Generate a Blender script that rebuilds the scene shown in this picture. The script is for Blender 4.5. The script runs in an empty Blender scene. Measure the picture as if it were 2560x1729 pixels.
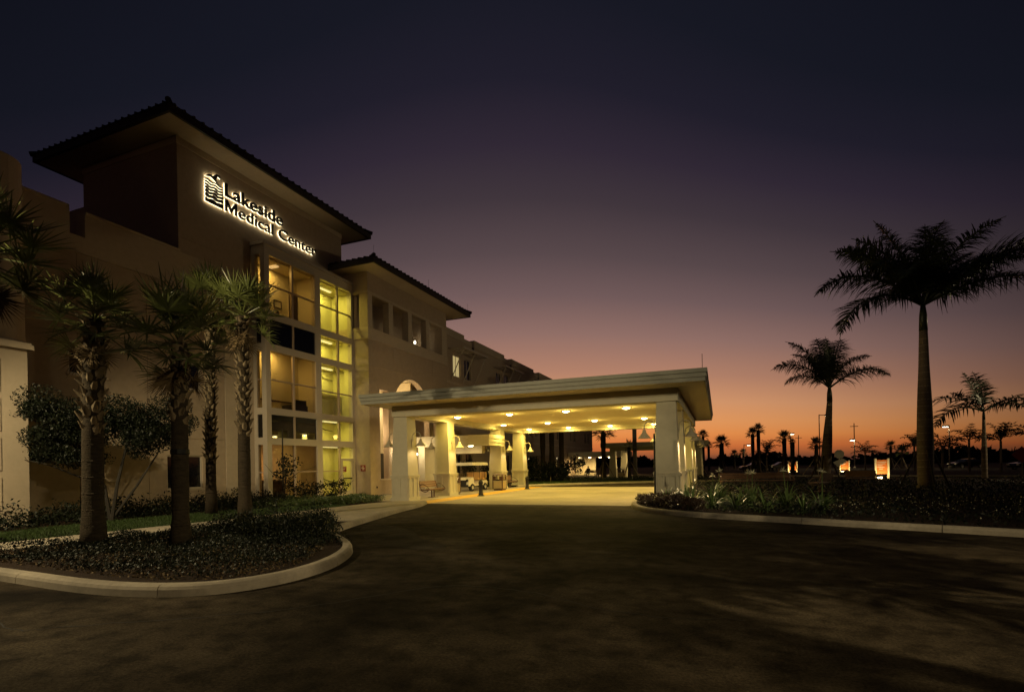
import bpy, math, random
import numpy as np
from mathutils import Matrix, Vector

rad = math.radians
SC = bpy.context.scene
COL = SC.collection

# ------------------------------------------------------------------ camera
YAW, ROLL, FPX = rad(21.5704), rad(-1.00698), 1308.03
cam_d = bpy.data.cameras.new('camera')
cam_d.sensor_fit = 'HORIZONTAL'
cam_d.sensor_width = 36.0
cam_d.lens = FPX / 2560 * 36.0
cam_d.shift_y = 297.3 / 2560
cam_d.clip_start = 0.05
cam_d.clip_end = 4000
cam = bpy.data.objects.new('camera', cam_d)
COL.objects.link(cam)
CAM = Vector((0, 0, 1.65))
cam.matrix_world = (Matrix.Translation(CAM) @ Matrix.Rotation(YAW, 4, 'Z') @ Matrix.Rotation(rad(90), 4, 'X')
                    @ Matrix.Rotation(ROLL, 4, 'Z'))
SC.camera = cam

# ------------------------------------------------------------------ dusk sky
world = bpy.data.worlds.new('World')
SC.world = world
world.use_nodes = True
wn, wl = world.node_tree.nodes, world.node_tree.links
for n in list(wn):
    wn.remove(n)


def srgb(h):
    h = h.lstrip('#')
    c = [int(h[i:i + 2], 16) / 255 for i in (0, 2, 4)]
    return tuple((x / 12.92 if x <= 0.04045 else ((x + 0.055) / 1.055) ** 2.4) for x in c) + (1.0,)


def wmath(op, a, b=None, clamp=False):
    m = wn.new('ShaderNodeMath')
    m.operation = op
    m.use_clamp = clamp
    for i, v in enumerate((a, b)):
        if v is None:
            continue
        if isinstance(v, (int, float)):
            m.inputs[i].default_value = v
        else:
            wl.new(v, m.inputs[i])
    return m.outputs[0]


tc = wn.new('ShaderNodeTexCoord')
sep = wn.new('ShaderNodeSeparateXYZ')
wl.new(tc.outputs['Generated'], sep.inputs[0])
x_, y_, z_ = sep.outputs
elev = wmath('MULTIPLY', wmath('ARCSINE', z_), 180 / math.pi / 60.0, True)      # 0..60 degrees -> 0..1
hl = wmath('MAXIMUM', wmath('SQRT', wmath('ADD', wmath('MULTIPLY', x_, x_), wmath('MULTIPLY', y_, y_))), 1e-4)
dot = wmath('DIVIDE', wmath('ADD', wmath('MULTIPLY', x_, -0.3676), wmath('MULTIPLY', y_, 0.93)), hl)
q = wmath('SUBTRACT', 1.0, dot)
# away from the sunset the glow sinks towards the horizon and dims
lowness = wmath('SUBTRACT', 1.0, wmath('MULTIPLY', wmath('MINIMUM', wmath('MULTIPLY', elev, 60 / 25), 1.0), 0.8))
fall = wmath('MAXIMUM', wmath('EXPONENT', wmath('MULTIPLY', wmath('MULTIPLY', wmath('MULTIPLY', q, q), lowness), -14.0)), 0.25)
elev = wmath('MINIMUM', wmath('MULTIPLY', elev, wmath('ADD', 1.0, wmath('MULTIPLY', q, 2.2))), 1.0)
ramp = wn.new('ShaderNodeValToRGB')
stops = [(0, '#55332a'), (.7, '#8e5030'), (1.8, '#d07038'), (3.2, '#e68e4a'), (4.8, '#e3985c'), (7, '#d4966a'),
         (10, '#b38168'), (14, '#906e65'), (18, '#705958'), (22, '#574749'), (27, '#3f343a'), (31.5, '#2f2632'),
         (36.5, '#1e1b27'), (43, '#14151f'), (60, '#0c0e17')]
el = ramp.color_ramp.elements
el[0].position, el[0].color = 0.0, srgb(stops[0][1])
el[1].position, el[1].color = 1.0, srgb(stops[-1][1])
for d_, h_ in stops[1:-1]:
    e = el.new(d_ / 60.0)
    e.color = srgb(h_)
# thin horizontal cloud streaks near the horizon
nz = wn.new('ShaderNodeTexNoise')
mp = wn.new('ShaderNodeMapping')
mp.inputs['Scale'].default_value = (2.2, 2.2, 60)
wl.new(tc.outputs['Generated'], mp.inputs[0])
wl.new(mp.outputs[0], nz.inputs['Vector'])
nz.inputs['Scale'].default_value = 1.6
nz.inputs['Detail'].default_value = 4
elev2 = wmath('ADD', elev, wmath('MULTIPLY', wmath('SUBTRACT', nz.outputs[0], 0.5),
                                 wmath('MULTIPLY', wmath('EXPONENT', wmath('MULTIPLY', elev, -9.0)), 0.016)))
wl.new(elev2, ramp.inputs[0])
mul = wn.new('ShaderNodeMixRGB')
mul.blend_type = 'MULTIPLY'
mul.inputs[0].default_value = 1
wl.new(ramp.outputs[0], mul.inputs[1])
comb = wn.new('ShaderNodeCombineXYZ')
for i in range(3):
    wl.new(fall, comb.inputs[i])
wl.new(comb.outputs[0], mul.inputs[2])
add = wn.new('ShaderNodeMixRGB')
add.blend_type = 'ADD'
add.inputs[0].default_value = 1
wl.new(mul.outputs[0], add.inputs[1])
add.inputs[2].default_value = (0.0016, 0.0018, 0.0030, 1)
bg = wn.new('ShaderNodeBackground')
bg.inputs['Strength'].default_value = 1.0
wl.new(add.outputs[0], bg.inputs[0])
wo = wn.new('ShaderNodeOutputWorld')
wl.new(bg.outputs[0], wo.inputs[0])

vs = SC.view_settings
SC.display_settings.display_device = 'sRGB'
vs.view_transform = 'Standard'
vs.look = 'None'
vs.exposure = 0.0
vs.gamma = 1.0
vs.use_curve_mapping = False
SC.cycles.use_denoising = True
SC.cycles.max_bounces = 7
SC.cycles.diffuse_bounces = 4
SC.cycles.transparent_max_bounces = 12
SC.cycles.sample_clamp_indirect = 4.0
SC.cycles.caustics_reflective = False
SC.cycles.caustics_refractive = False

# ------------------------------------------------------------------ materials
M = {}


def new_mat(name):
    m = bpy.data.materials.new(name)
    m.use_nodes = True
    nt = m.node_tree
    b = nt.nodes['Principled BSDF']
    return m, nt, b


def surf(name, col, rough=0.7, var=0.15, scale=3.0, bump=0.0, bscale=60.0, metal=0.0, spec=0.5, col2=None, big=0.0,
         bigscale=0.25, stretch=None):
    """procedural surface: base colour broken up by noise, optional fine bump and large weathering patches"""
    m, nt, b = new_mat(name)
    N, L = nt.nodes, nt.links
    t = N.new('ShaderNodeTexCoord')
    src = t.outputs['Object']
    if stretch:
        mpn = N.new('ShaderNodeMapping')
        mpn.inputs['Scale'].default_value = stretch
        L.new(src, mpn.inputs[0])
        src = mpn.outputs[0]
    n1 = N.new('ShaderNodeTexNoise')
    n1.inputs['Scale'].default_value = scale
    n1.inputs['Detail'].default_value = 6
    n1.inputs['Roughness'].default_value = 0.65
    L.new(src, n1.inputs['Vector'])
    cr = N.new('ShaderNodeValToRGB')
    c = np.array(col[:3])
    c2 = np.array(col2[:3]) if col2 else c * (1 - var)
    cr.color_ramp.elements[0].position = 0.3
    cr.color_ramp.elements[1].position = 0.7
    cr.color_ramp.elements[0].color = (*c2, 1)
    cr.color_ramp.elements[1].color = (*(c * (1 + var * 0.5)), 1)
    L.new(n1.outputs[0], cr.inputs[0])
    out = cr.outputs[0]
    if big:
        n2 = N.new('ShaderNodeTexNoise')
        n2.inputs['Scale'].default_value = bigscale
        n2.inputs['Detail'].default_value = 5
        L.new(t.outputs['Object'], n2.inputs['Vector'])
        r2 = N.new('ShaderNodeValToRGB')
        r2.color_ramp.elements[0].position = 0.35
        r2.color_ramp.elements[1].position = 0.65
        r2.color_ramp.elements[0].color = (1 - big, 1 - big, 1 - big, 1)
        r2.color_ramp.elements[1].color = (1, 1, 1, 1)
        L.new(n2.outputs[0], r2.inputs[0])
        mx = N.new('ShaderNodeMixRGB')
        mx.blend_type = 'MULTIPLY'
        mx.inputs[0].default_value = 1
        L.new(out, mx.inputs[1])
        L.new(r2.outputs[0], mx.inputs[2])
        out = mx.outputs[0]
    L.new(out, b.inputs['Base Color'])
    b.inputs['Roughness'].default_value = rough
    b.inputs['Metallic'].default_value = metal
    b.inputs['Specular IOR Level'].default_value = spec
    if bump:
        n3 = N.new('ShaderNodeTexNoise')
        n3.inputs['Scale'].default_value = bscale
        n3.inputs['Detail'].default_value = 3
        L.new(src, n3.inputs['Vector'])
        bp = N.new('ShaderNodeBump')
        bp.inputs['Strength'].default_value = bump
        bp.inputs['Distance'].default_value = 0.02
        L.new(n3.outputs[0], bp.inputs['Height'])
        L.new(bp.outputs[0], b.inputs['Normal'])
    M[name] = m
    return m


def emit(name, col, strength):
    m, nt, b = new_mat(name)
    b.inputs['Base Color'].default_value = (*col, 1)
    b.inputs['Emission Color'].default_value = (*col, 1)
    b.inputs['Emission Strength'].default_value = strength
    M[name] = m
    return m


def glass(name, tint=(1, 1, 1), refl=1.0):
    m, nt, b = new_mat(name)
    N, L = nt.nodes, nt.links
    N.remove(b)
    o = N['Material Output']
    tr = N.new('ShaderNodeBsdfTransparent')
    tr.inputs[0].default_value = (*tint, 1)
    gl = N.new('ShaderNodeBsdfGlossy')
    gl.inputs['Roughness'].default_value = 0.02
    fr = N.new('ShaderNodeLayerWeight')
    fr.inputs[0].default_value = 0.5
    pw = N.new('ShaderNodeMath')
    pw.operation = 'POWER'
    pw.inputs[1].default_value = 4.0
    L.new(fr.outputs['Facing'], pw.inputs[0])
    mu = N.new('ShaderNodeMath')
    mu.operation = 'MULTIPLY_ADD'
    mu.inputs[1].default_value = 0.9 * refl
    mu.inputs[2].default_value = 0.04 * refl
    L.new(pw.outputs[0], mu.inputs[0])
    mx = N.new('ShaderNodeMixShader')
    L.new(mu.outputs[0], mx.inputs[0])
    L.new(tr.outputs[0], mx.inputs[1])
    L.new(gl.outputs[0], mx.inputs[2])
    L.new(mx.outputs[0], o.inputs[0])
    M[name] = m
    return m


surf('stucco', (0.47, 0.37, 0.27), 0.9, 0.10, 5, 0.25, 90, spec=0.2, big=0.10)
surf('stucco_band', (0.56, 0.46, 0.34), 0.9, 0.08, 5, 0.2, 90, spec=0.2, big=0.10)
surf('canopy_paint', (0.52, 0.47, 0.34), 0.75, 0.06, 4, 0.12, 80, spec=0.3, big=0.08)
surf('soffit_paint', (0.76, 0.66, 0.46), 0.8, 0.05, 3, 0.05, 50, spec=0.3, big=0.05)
surf('fascia_metal', (0.34, 0.33, 0.27), 0.55, 0.10, 6, 0, spec=0.4, big=0.15)
surf('interior_paint', (0.68, 0.60, 0.40), 0.8, 0.04, 2, spec=0.2)
surf('stair_paint', (0.66, 0.62, 0.36), 0.8, 0.04, 2, spec=0.2)
surf('window_frame', (0.52, 0.45, 0.36), 0.45, 0.05, 8, spec=0.5)
surf('thin_bar', (0.42, 0.32, 0.24), 0.45, 0.05, 8, spec=0.5)
surf('spandrel', (0.004, 0.004, 0.005), 0.03, 0.0, 3, spec=0.6)
surf('roof_tile', (0.030, 0.024, 0.020), 0.85, 0.3, 4, 0.2, 20, spec=0.2)
surf('dark_trim', (0.035, 0.026, 0.022), 0.6, 0.2, 4, spec=0.3)
def asphalt_mat():
    m, nt, b = new_mat('asphalt')
    N, L = nt.nodes, nt.links
    t = N.new('ShaderNodeTexCoord').outputs['Object']

    def noise(scale, detail, lo, hi, c0, c1, stretch=None, rot=0.0, dist=0.0):
        src = t
        if stretch:
            mp_ = N.new('ShaderNodeMapping')
            mp_.inputs['Scale'].default_value = stretch
            mp_.inputs['Rotation'].default_value = (0, 0, rot)
            L.new(t, mp_.inputs[0])
            src = mp_.outputs[0]
        n_ = N.new('ShaderNodeTexNoise')
        n_.inputs['Scale'].default_value = scale
        n_.inputs['Detail'].default_value = detail
        n_.inputs['Roughness'].default_value = .62
        n_.inputs['Distortion'].default_value = dist
        L.new(src, n_.inputs['Vector'])
        r_ = N.new('ShaderNodeValToRGB')
        r_.color_ramp.elements[0].position, r_.color_ramp.elements[1].position = lo, hi
        r_.color_ramp.elements[0].color = (*c0, 1)
        r_.color_ramp.elements[1].color = (*c1, 1)
        L.new(n_.outputs[0], r_.inputs[0])
        return r_.outputs[0], n_.outputs[0]

    def mulc(a, c):
        x = N.new('ShaderNodeMixRGB')
        x.blend_type = 'MULTIPLY'
        x.inputs[0].default_value = 1
        L.new(a, x.inputs[1])
        L.new(c, x.inputs[2])
        return x.outputs[0]
    base, f0 = noise(38, 5, .3, .72, (.027, .021, .0155), (.088, .073, .055))
    wear, f1 = noise(.30, 6, .38, .60, (.28, .26, .24), (1.25, 1.22, 1.15), dist=.6)
    lane, f2 = noise(1.0, 5, .38, .64, (.52, .50, .48), (1.1, 1.1, 1.08), (.10, .55, 1), .5, .8)
    spots, f3 = noise(3.2, 8, .34, .56, (.45, .43, .40), (1.15, 1.12, 1.05))
    L.new(mulc(mulc(mulc(base, wear), lane), spots), b.inputs['Base Color'])
    b.inputs['Roughness'].default_value = .93
    b.inputs['Specular IOR Level'].default_value = .06
    bp = N.new('ShaderNodeBump')
    bp.inputs['Strength'].default_value = .7
    bp.inputs['Distance'].default_value = .012
    nb = N.new('ShaderNodeTexNoise')
    nb.inputs['Scale'].default_value = 90
    nb.inputs['Detail'].default_value = 3
    L.new(t, nb.inputs['Vector'])
    L.new(nb.outputs[0], bp.inputs['Height'])
    L.new(bp.outputs[0], b.inputs['Normal'])
    M['asphalt'] = m


asphalt_mat()
surf('asphalt_patch', (0.060, 0.050, 0.038), 0.93, 0.5, 20, 0.5, 150, spec=0.06, big=0.6, bigscale=1.2)
surf('crack', (0.012, 0.010, 0.009), 0.9, 0.2, 20)
surf('concrete', (0.36, 0.31, 0.24), 0.85, 0.18, 9, 0.25, 120, spec=0.25, big=0.30, bigscale=0.9)
surf('drive_concrete', (0.33, 0.28, 0.20), 0.8, 0.14, 8, 0.2, 120, spec=0.3, big=0.25, bigscale=0.5)
surf('tactile_yellow', (0.60, 0.33, 0.008), 0.7, 0.12, 10, 0.3, 80, big=0.2, bigscale=1.2)
surf('mulch', (0.030, 0.018, 0.012), 0.95, 0.6, 25, 0.9, 60, spec=0.15, col2=(0.010, 0.006, 0.004))
surf('soil_lawn', (0.020, 0.026, 0.010), 0.95, 0.4, 20, 0.6, 60, spec=0.1)
surf('field', (0.018, 0.016, 0.011), 0.95, 0.4, 0.3, 0.3, 10, spec=0.1)
surf('grass', (0.035, 0.062, 0.014), 0.6, 0.3, 8, spec=0.3)
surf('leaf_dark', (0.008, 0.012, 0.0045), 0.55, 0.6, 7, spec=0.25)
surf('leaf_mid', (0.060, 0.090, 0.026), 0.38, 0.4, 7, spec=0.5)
surf('leaf_lily', (0.10, 0.15, 0.045), 0.35, 0.3, 5, spec=0.5)
surf('leaf_red', (0.055, 0.030, 0.018), 0.45, 0.4, 7, spec=0.4)
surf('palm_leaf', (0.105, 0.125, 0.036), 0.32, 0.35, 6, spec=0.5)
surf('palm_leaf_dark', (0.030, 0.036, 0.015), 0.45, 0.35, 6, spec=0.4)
surf('dead_leaf', (0.16, 0.11, 0.055), 0.8, 0.35, 6, spec=0.2)
surf('bark', (0.045, 0.034, 0.022), 0.92, 0.5, 6, 0.9, 18, spec=0.15, stretch=(1, 1, 4))
surf('boot', (0.24, 0.185, 0.115), 0.8, 0.35, 9, 0.4, 40, spec=0.25)
surf('royal_bark', (0.17, 0.13, 0.095), 0.85, 0.25, 5, 0.4, 25, spec=0.2, stretch=(1, 1, 3))
surf('twig', (0.025, 0.02, 0.014), 0.85, 0.3, 12, 0.4, 40)
surf('stake_wood', (0.26, 0.20, 0.13), 0.85, 0.3, 10, 0.3, 40, stretch=(1, 1, .2))
surf('bench_wood', (0.16, 0.085, 0.050), 0.6, 0.25, 8, 0.2, 40)
surf('bench_metal', (0.085, 0.042, 0.030), 0.45, 0.2, 8, spec=0.5)
surf('black_metal', (0.008, 0.007, 0.007), 0.55, 0.2, 8, spec=0.3)
surf('pole_metal', (0.06, 0.045, 0.035), 0.5, 0.2, 8, spec=0.5)
surf('lamp_metal', (0.40, 0.35, 0.25), 0.5, 0.1, 8, spec=0.5)
surf('grey_metal', (0.30, 0.30, 0.29), 0.45, 0.1, 8, metal=0.6)
surf('tan_panel', (0.38, 0.30, 0.17), 0.7, 0.2, 20, 0.3, 90)
surf('cart_white', (0.72, 0.66, 0.56), 0.35, 0.05, 5, spec=0.5)
surf('cart_roof', (0.74, 0.70, 0.62), 0.5, 0.08, 5, spec=0.4)
surf('cart_seat', (0.50, 0.30, 0.11), 0.55, 0.1, 5)
surf('tyre', (0.014, 0.013, 0.012), 0.85, 0.2, 10)
surf('rim', (0.62, 0.58, 0.50), 0.4, 0.05, 10)
surf('car_black', (0.012, 0.012, 0.014), 0.15, 0.05, 5, spec=0.7)
surf('car_silver', (0.28, 0.28, 0.29), 0.25, 0.05, 5, metal=0.4, spec=0.6)
surf('car_glass', (0.01, 0.01, 0.012), 0.05, 0.0, 5, spec=0.8)
surf('sign_red', (0.23, 0.025, 0.020), 0.5, 0.08, 10)
surf('sign_white', (0.72, 0.66, 0.55), 0.5, 0.05, 10)
surf('sign_orange', (0.62, 0.17, 0.03), 0.55, 0.08, 6)
surf('sign_post', (0.74, 0.66, 0.46), 0.6, 0.06, 6)
surf('sign_back', (0.34, 0.33, 0.28), 0.5, 0.15, 6, metal=0.3)
surf('letter_black', (0.010, 0.009, 0.008), 0.4, 0.1, 10)
surf('cloth_dark', (0.03, 0.028, 0.03), 0.9, 0.2, 10)
surf('skin', (0.30, 0.17, 0.11), 0.6, 0.1, 10)
surf('flower', (0.62, 0.58, 0.40), 0.7, 0.15, 12)
surf('door_paint', (0.50, 0.44, 0.33), 0.5, 0.05, 6)
surf('wood_dark', (0.055, 0.030, 0.020), 0.5, 0.25, 6)
surf('tree_line', (0.010, 0.010, 0.008), 1.0, 0.4, 1.0)
glass('pane_glass', (0.93, 0.92, 0.88), 0.8)
glass('pane_tint', (0.76, 0.70, 0.60), 1.0)
surf('dark_pane', (0.008, 0.008, 0.010), 0.06, 0, 3, spec=0.7)
WARM = (1.0, 0.70, 0.27)
emit('lens', (1.0, 0.80, 0.42), 22)
emit('lens_soft', (1.0, 0.78, 0.40), 6)
emit('lens_white', (1.0, 0.90, 0.66), 16)
emit('halo_white', (1.0, 0.90, 0.58), 4.6)
emit('tube_light', (0.95, 0.88, 0.40), 1.0)
emit('room_lens', (1.0, 0.78, 0.40), 1.1)
emit('window_lit', (0.9, 0.72, 0.32), 0.42)
emit('panel_glow', (1.0, 0.62, 0.36), 2.2)


# ------------------------------------------------------------------ mesh helpers
class MB:
    def __init__(s):
        s.v, s.f = [], []

    def add(s, vs_, fs):
        o = len(s.v)
        s.v += [tuple(p) for p in vs_]
        s.f += [tuple(i + o for i in f) for f in fs]
        return s

    def box(s, x0, x1, y0, y1, z0, z1):
        return s.add([(x0, y0, z0), (x1, y0, z0), (x1, y1, z0), (x0, y1, z0), (x0, y0, z1), (x1, y0, z1), (x1, y1, z1), (x0, y1, z1)],
                     [(3, 2, 1, 0), (4, 5, 6, 7), (0, 1, 5, 4), (1, 2, 6, 5), (2, 3, 7, 6), (3, 0, 4, 7)])

    def frustum(s, cx, cy, w0, d0, z0, w1, d1, z1):
        a = [(cx + i * w0 / 2, cy + j * d0 / 2, z0) for i, j in ((-1, -1), (1, -1), (1, 1), (-1, 1))]
        b = [(cx + i * w1 / 2, cy + j * d1 / 2, z1) for i, j in ((-1, -1), (1, -1), (1, 1), (-1, 1))]
        return s.add(a + b, [(3, 2, 1, 0), (4, 5, 6, 7), (0, 1, 5, 4), (1, 2, 6, 5), (2, 3, 7, 6), (3, 0, 4, 7)])

    def prism(s, poly, z0, z1):
        n = len(poly)
        return s.add([(x, y, z0) for x, y in poly] + [(x, y, z1) for x, y in poly],
                     [tuple(range(n - 1, -1, -1)), tuple(range(n, 2 * n))] + [(i, (i + 1) % n, n + (i + 1) % n, n + i) for i in range(n)])

    def extrude(s, poly3, off):
        n = len(poly3)
        off = Vector(off)
        a = [Vector(p) for p in poly3]
        return s.add(a + [p + off for p in a],
                     [tuple(range(n - 1, -1, -1)), tuple(range(n, 2 * n))] + [(i, (i + 1) % n, n + (i + 1) % n, n + i) for i in range(n)])

    def lathe(s, prof, n=12, c=(0, 0, 0), cap=True):
        vs_, fs = [], []
        for r, z in prof:
            for k in range(n):
                a = 2 * math.pi * k / n
                vs_.append((c[0] + r * math.cos(a), c[1] + r * math.sin(a), c[2] + z))
        for i in range(len(prof) - 1):
            for k in range(n):
                k2 = (k + 1) % n
                fs.append((i * n + k, i * n + k2, (i + 1) * n + k2, (i + 1) * n + k))
        if cap:
            fs.append(tuple(range(n - 1, -1, -1)))
            fs.append(tuple((len(prof) - 1) * n + k for k in range(n)))
        return s.add(vs_, fs)

    def tube(s, pts, r, n=6, cap=True):
        pts = [Vector(p) for p in pts]
        rs = r if isinstance(r, (list, tuple)) else [r] * len(pts)
        vs_, fs = [], []
        up = Vector((0, 0, 1))
        prev = None
        for i, p in enumerate(pts):
            t = (pts[min(i + 1, len(pts) - 1)] - pts[max(i - 1, 0)]).normalized()
            ref = prev if prev is not None else (up if abs(t.z) < 0.9 else Vector((1, 0, 0)))
            a = (ref - t * ref.dot(t))
            if a.length < 1e-5:
                a = t.orthogonal()
            a.normalize()
            prev = a
            b = t.cross(a)
            for k in range(n):
                th = 2 * math.pi * k / n
                vs_.append(p + (a * math.cos(th) + b * math.sin(th)) * rs[i])
        for i in range(len(pts) - 1):
            for k in range(n):
                k2 = (k + 1) % n
                fs.append((i * n + k, i * n + k2, (i + 1) * n + k2, (i + 1) * n + k))
        if cap:
            fs.append(tuple(range(n - 1, -1, -1)))
            fs.append(tuple((len(pts) - 1) * n + k for k in range(n)))
        return s.add(vs_, fs)

    def ribbon(s, p, d, side, length, w, droop, nsec=3, wbase=0.35):
        """leaf blade that bends down under its own weight and tapers to a point"""
        p, d, side = Vector(p), Vector(d).normalized(), Vector(side).normalized()
        vs_, fs = [], []
        q_ = p.copy()
        for i in range(nsec + 1):
            t = i / nsec
            ww = w * (wbase + (1 - wbase) * min(1, t * 2.5)) * (1.0 if t < 0.45 else max(0.06, (1 - t) / 0.55))
            vs_ += [q_ - side * ww / 2, q_ + side * ww / 2]
            d = (d + Vector((0, 0, -droop * (0.3 + t)))).normalized()
            q_ = q_ + d * (length / nsec)
        for i in range(nsec):
            fs.append((2 * i, 2 * i + 1, 2 * i + 3, 2 * i + 2))
        return s.add(vs_, fs)

    def mesh(s, name, mat, smooth=False):
        me = bpy.data.meshes.new(name)
        me.from_pydata([tuple(p) for p in s.v], [], s.f)
        me.materials.append(M[mat] if isinstance(mat, str) else mat)
        if smooth:
            me.polygons.foreach_set('use_smooth', [True] * len(me.polygons))
        me.update()
        return me

    def build(s, name, mat, parent=None, smooth=False, world=True):
        return place(name, s.mesh(name, mat, smooth), parent, world=world)


def ploc(p):
    m = Matrix.Identity(4)
    while p is not None:
        m = Matrix.Translation(p.location) @ p.rotation_euler.to_matrix().to_4x4() @ m
        p = p.parent
    return m


def place(name, me, parent=None, loc=None, rz=0.0, scale=1.0, world=False, mat4=None):
    """link mesh data as an object; world=True keeps world-space vertices in place under its parent"""
    o = bpy.data.objects.new(name, me)
    COL.objects.link(o)
    if parent is not None:
        o.parent = parent
        if world:
            o.matrix_parent_inverse = PINV[parent.name]
            PINV[o.name] = Matrix.Identity(4)
    elif world:
        PINV[o.name] = Matrix.Identity(4)
    if mat4 is not None:
        o.matrix_basis = mat4
    else:
        if loc is not None:
            o.location = loc
        o.rotation_euler = (0, 0, rz)
        o.scale = (scale, scale, scale) if isinstance(scale, (int, float)) else scale
    if o.name not in PINV:
        PINV[o.name] = Matrix.Identity(4)
    return o


PINV = {}


def tag(o, label, cat, group=None, kind=None):
    if label:
        o['label'] = label
    if cat:
        o['category'] = cat
    if group:
        o['group'] = group
    if kind:
        o['kind'] = kind
    return o


def thing(name, label, cat, loc=(0, 0, 0), rz=0.0, group=None):
    o = bpy.data.objects.new(name, None)
    o.empty_display_size = 0.2
    COL.objects.link(o)
    o.location = loc
    o.rotation_euler = (0, 0, rz)
    PINV[o.name] = Matrix.Translation(Vector(loc)).inverted() if rz == 0 else \
        (Matrix.Translation(Vector(loc)) @ Matrix.Rotation(rz, 4, 'Z')).inverted()
    return tag(o, label, cat, group)


def struct(o):
    o['kind'] = 'structure'
    return o


def dup(root, loc, rz=None, label=None, scale=None):
    r = root.copy()
    COL.objects.link(r)
    r.location = loc
    if rz is not None:
        r.rotation_euler = (0, 0, rz)
    if label:
        r['label'] = label
    if scale:
        r.scale = (scale,) * 3

    def rec(src, dst):
        for ch in src.children:
            c = ch.copy()
            COL.objects.link(c)
            c.parent = dst
            rec(ch, c)
    rec(root, r)
    return r


def np_mesh(name, verts, nper, mat, parent=None):
    """many separate n-gons (leaves, blades) as one mesh"""
    me = bpy.data.meshes.new(name)
    nv = len(verts)
    nf = nv // nper
    me.vertices.add(nv)
    me.vertices.foreach_set('co', np.asarray(verts, dtype=np.float32).ravel())
    me.loops.add(nv)
    me.loops.foreach_set('vertex_index', np.arange(nv, dtype=np.int32))
    me.polygons.add(nf)
    me.polygons.foreach_set('loop_start', np.arange(0, nv, nper, dtype=np.int32))
    me.polygons.foreach_set('loop_total', np.full(nf, nper, dtype=np.int32))
    me.materials.append(M[mat])
    me.update()
    me.validate()
    return place(name, me, parent, world=parent is not None)


def leaf_quads(centers, size, rng, aspect=0.45, upbias=0.3):
    n = len(centers)
    d = rng.normal(size=(n, 3))
    d /= np.linalg.norm(d, axis=1)[:, None]
    d[:, 2] += upbias
    d /= np.linalg.norm(d, axis=1)[:, None]
    r = rng.normal(size=(n, 3))
    s = np.cross(d, r)
    s /= np.linalg.norm(s, axis=1)[:, None]
    L = size * rng.uniform(0.6, 1.3, n)[:, None]
    a = centers - d * L * 0.5
    b = centers + s * L * aspect * 0.5
    c = centers + d * L * 0.5
    e = centers - s * L * aspect * 0.5
    return np.stack([a, b, c, e], axis=1).reshape(-1, 3)


def clumps(c, r, n, rng, nb=14, spread=0.75, fill=0.55):
    """points gathered into sub-clumps inside an ellipsoid: uneven outline, gaps between the clumps"""
    c, r = np.array(c), np.array(r)
    cc = []
    while len(cc) < nb:
        p = rng.uniform(-1, 1, 3)
        if np.linalg.norm(p) < 1:
            cc.append(p * spread)
    cc = np.array(cc)
    k = rng.integers(0, nb, n)
    p = rng.normal(size=(n, 3))
    p /= np.linalg.norm(p, axis=1)[:, None]
    rr = rng.uniform(0.2, 1.0, n)[:, None] ** fill
    sz = rng.uniform(0.28, 0.5, nb)[k][:, None]
    return c + (cc[k] + p * rr * sz) * r


def in_poly(P, poly):
    x, y = P[:, 0], P[:, 1]
    ins = np.zeros(len(P), bool)
    n = len(poly)
    for i in range(n):
        x0, y0 = poly[i]
        x1, y1 = poly[(i + 1) % n]
        c = ((y0 > y) != (y1 > y)) & (x < (x1 - x0) * (y - y0) / (y1 - y0 + 1e-12) + x0)
        ins ^= c
    return ins


def scatter(poly, n, rng):
    poly = np.array(poly)
    lo, hi = poly.min(0), poly.max(0)
    out = np.zeros((0, 2))
    while len(out) < n:
        P = rng.uniform(lo, hi, (n * 2, 2))
        out = np.vstack([out, P[in_poly(P, poly)]])
    return out[:n]


def smooth_path(pts, k=6):
    P = [Vector((*p[:2], 0)) for p in pts]
    out = []
    for i in range(len(P) - 1):
        p0, p1, p2, p3 = P[max(i - 1, 0)], P[i], P[i + 1], P[min(i + 2, len(P) - 1)]
        for j in range(k):
            t = j / k
            out.append(0.5 * ((2 * p1) + (p2 - p0) * t + (2 * p0 - 5 * p1 + 4 * p2 - p3) * t * t + (3 * p1 - p0 - 3 * p2 + p3) * t ** 3))
    out.append(P[-1])
    return [(p.x, p.y) for p in out]


def area_light(name, loc, power, size, col=WARM, direction=(0, 0, -1), parent=None, shape='DISK', size_y=None, spread=None):
    l = bpy.data.lights.new(name, 'AREA')
    l.shape = shape
    l.size = size
    if size_y:
        l.size_y = size_y
    if spread:
        l.spread = spread
    l.energy = power
    l.color = col
    o = bpy.data.objects.new(name, l)
    COL.objects.link(o)
    o.rotation_euler = Vector(direction).to_track_quat('-Z', 'Y').to_euler()
    o.location = loc
    if parent is not None:
        o.parent = parent
    return o


def spot_light(name, loc, power, angle, blend, col=WARM, direction=(0, 0, -1), parent=None, r=0.1):
    l = bpy.data.lights.new(name, 'SPOT')
    l.energy = power
    l.color = col
    l.spot_size = angle
    l.spot_blend = blend
    l.shadow_soft_size = r
    o = bpy.data.objects.new(name, l)
    COL.objects.link(o)
    o.rotation_euler = Vector(direction).to_track_quat('-Z', 'Y').to_euler()
    o.location = loc
    if parent is not None:
        o.parent = parent
    return o


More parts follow.
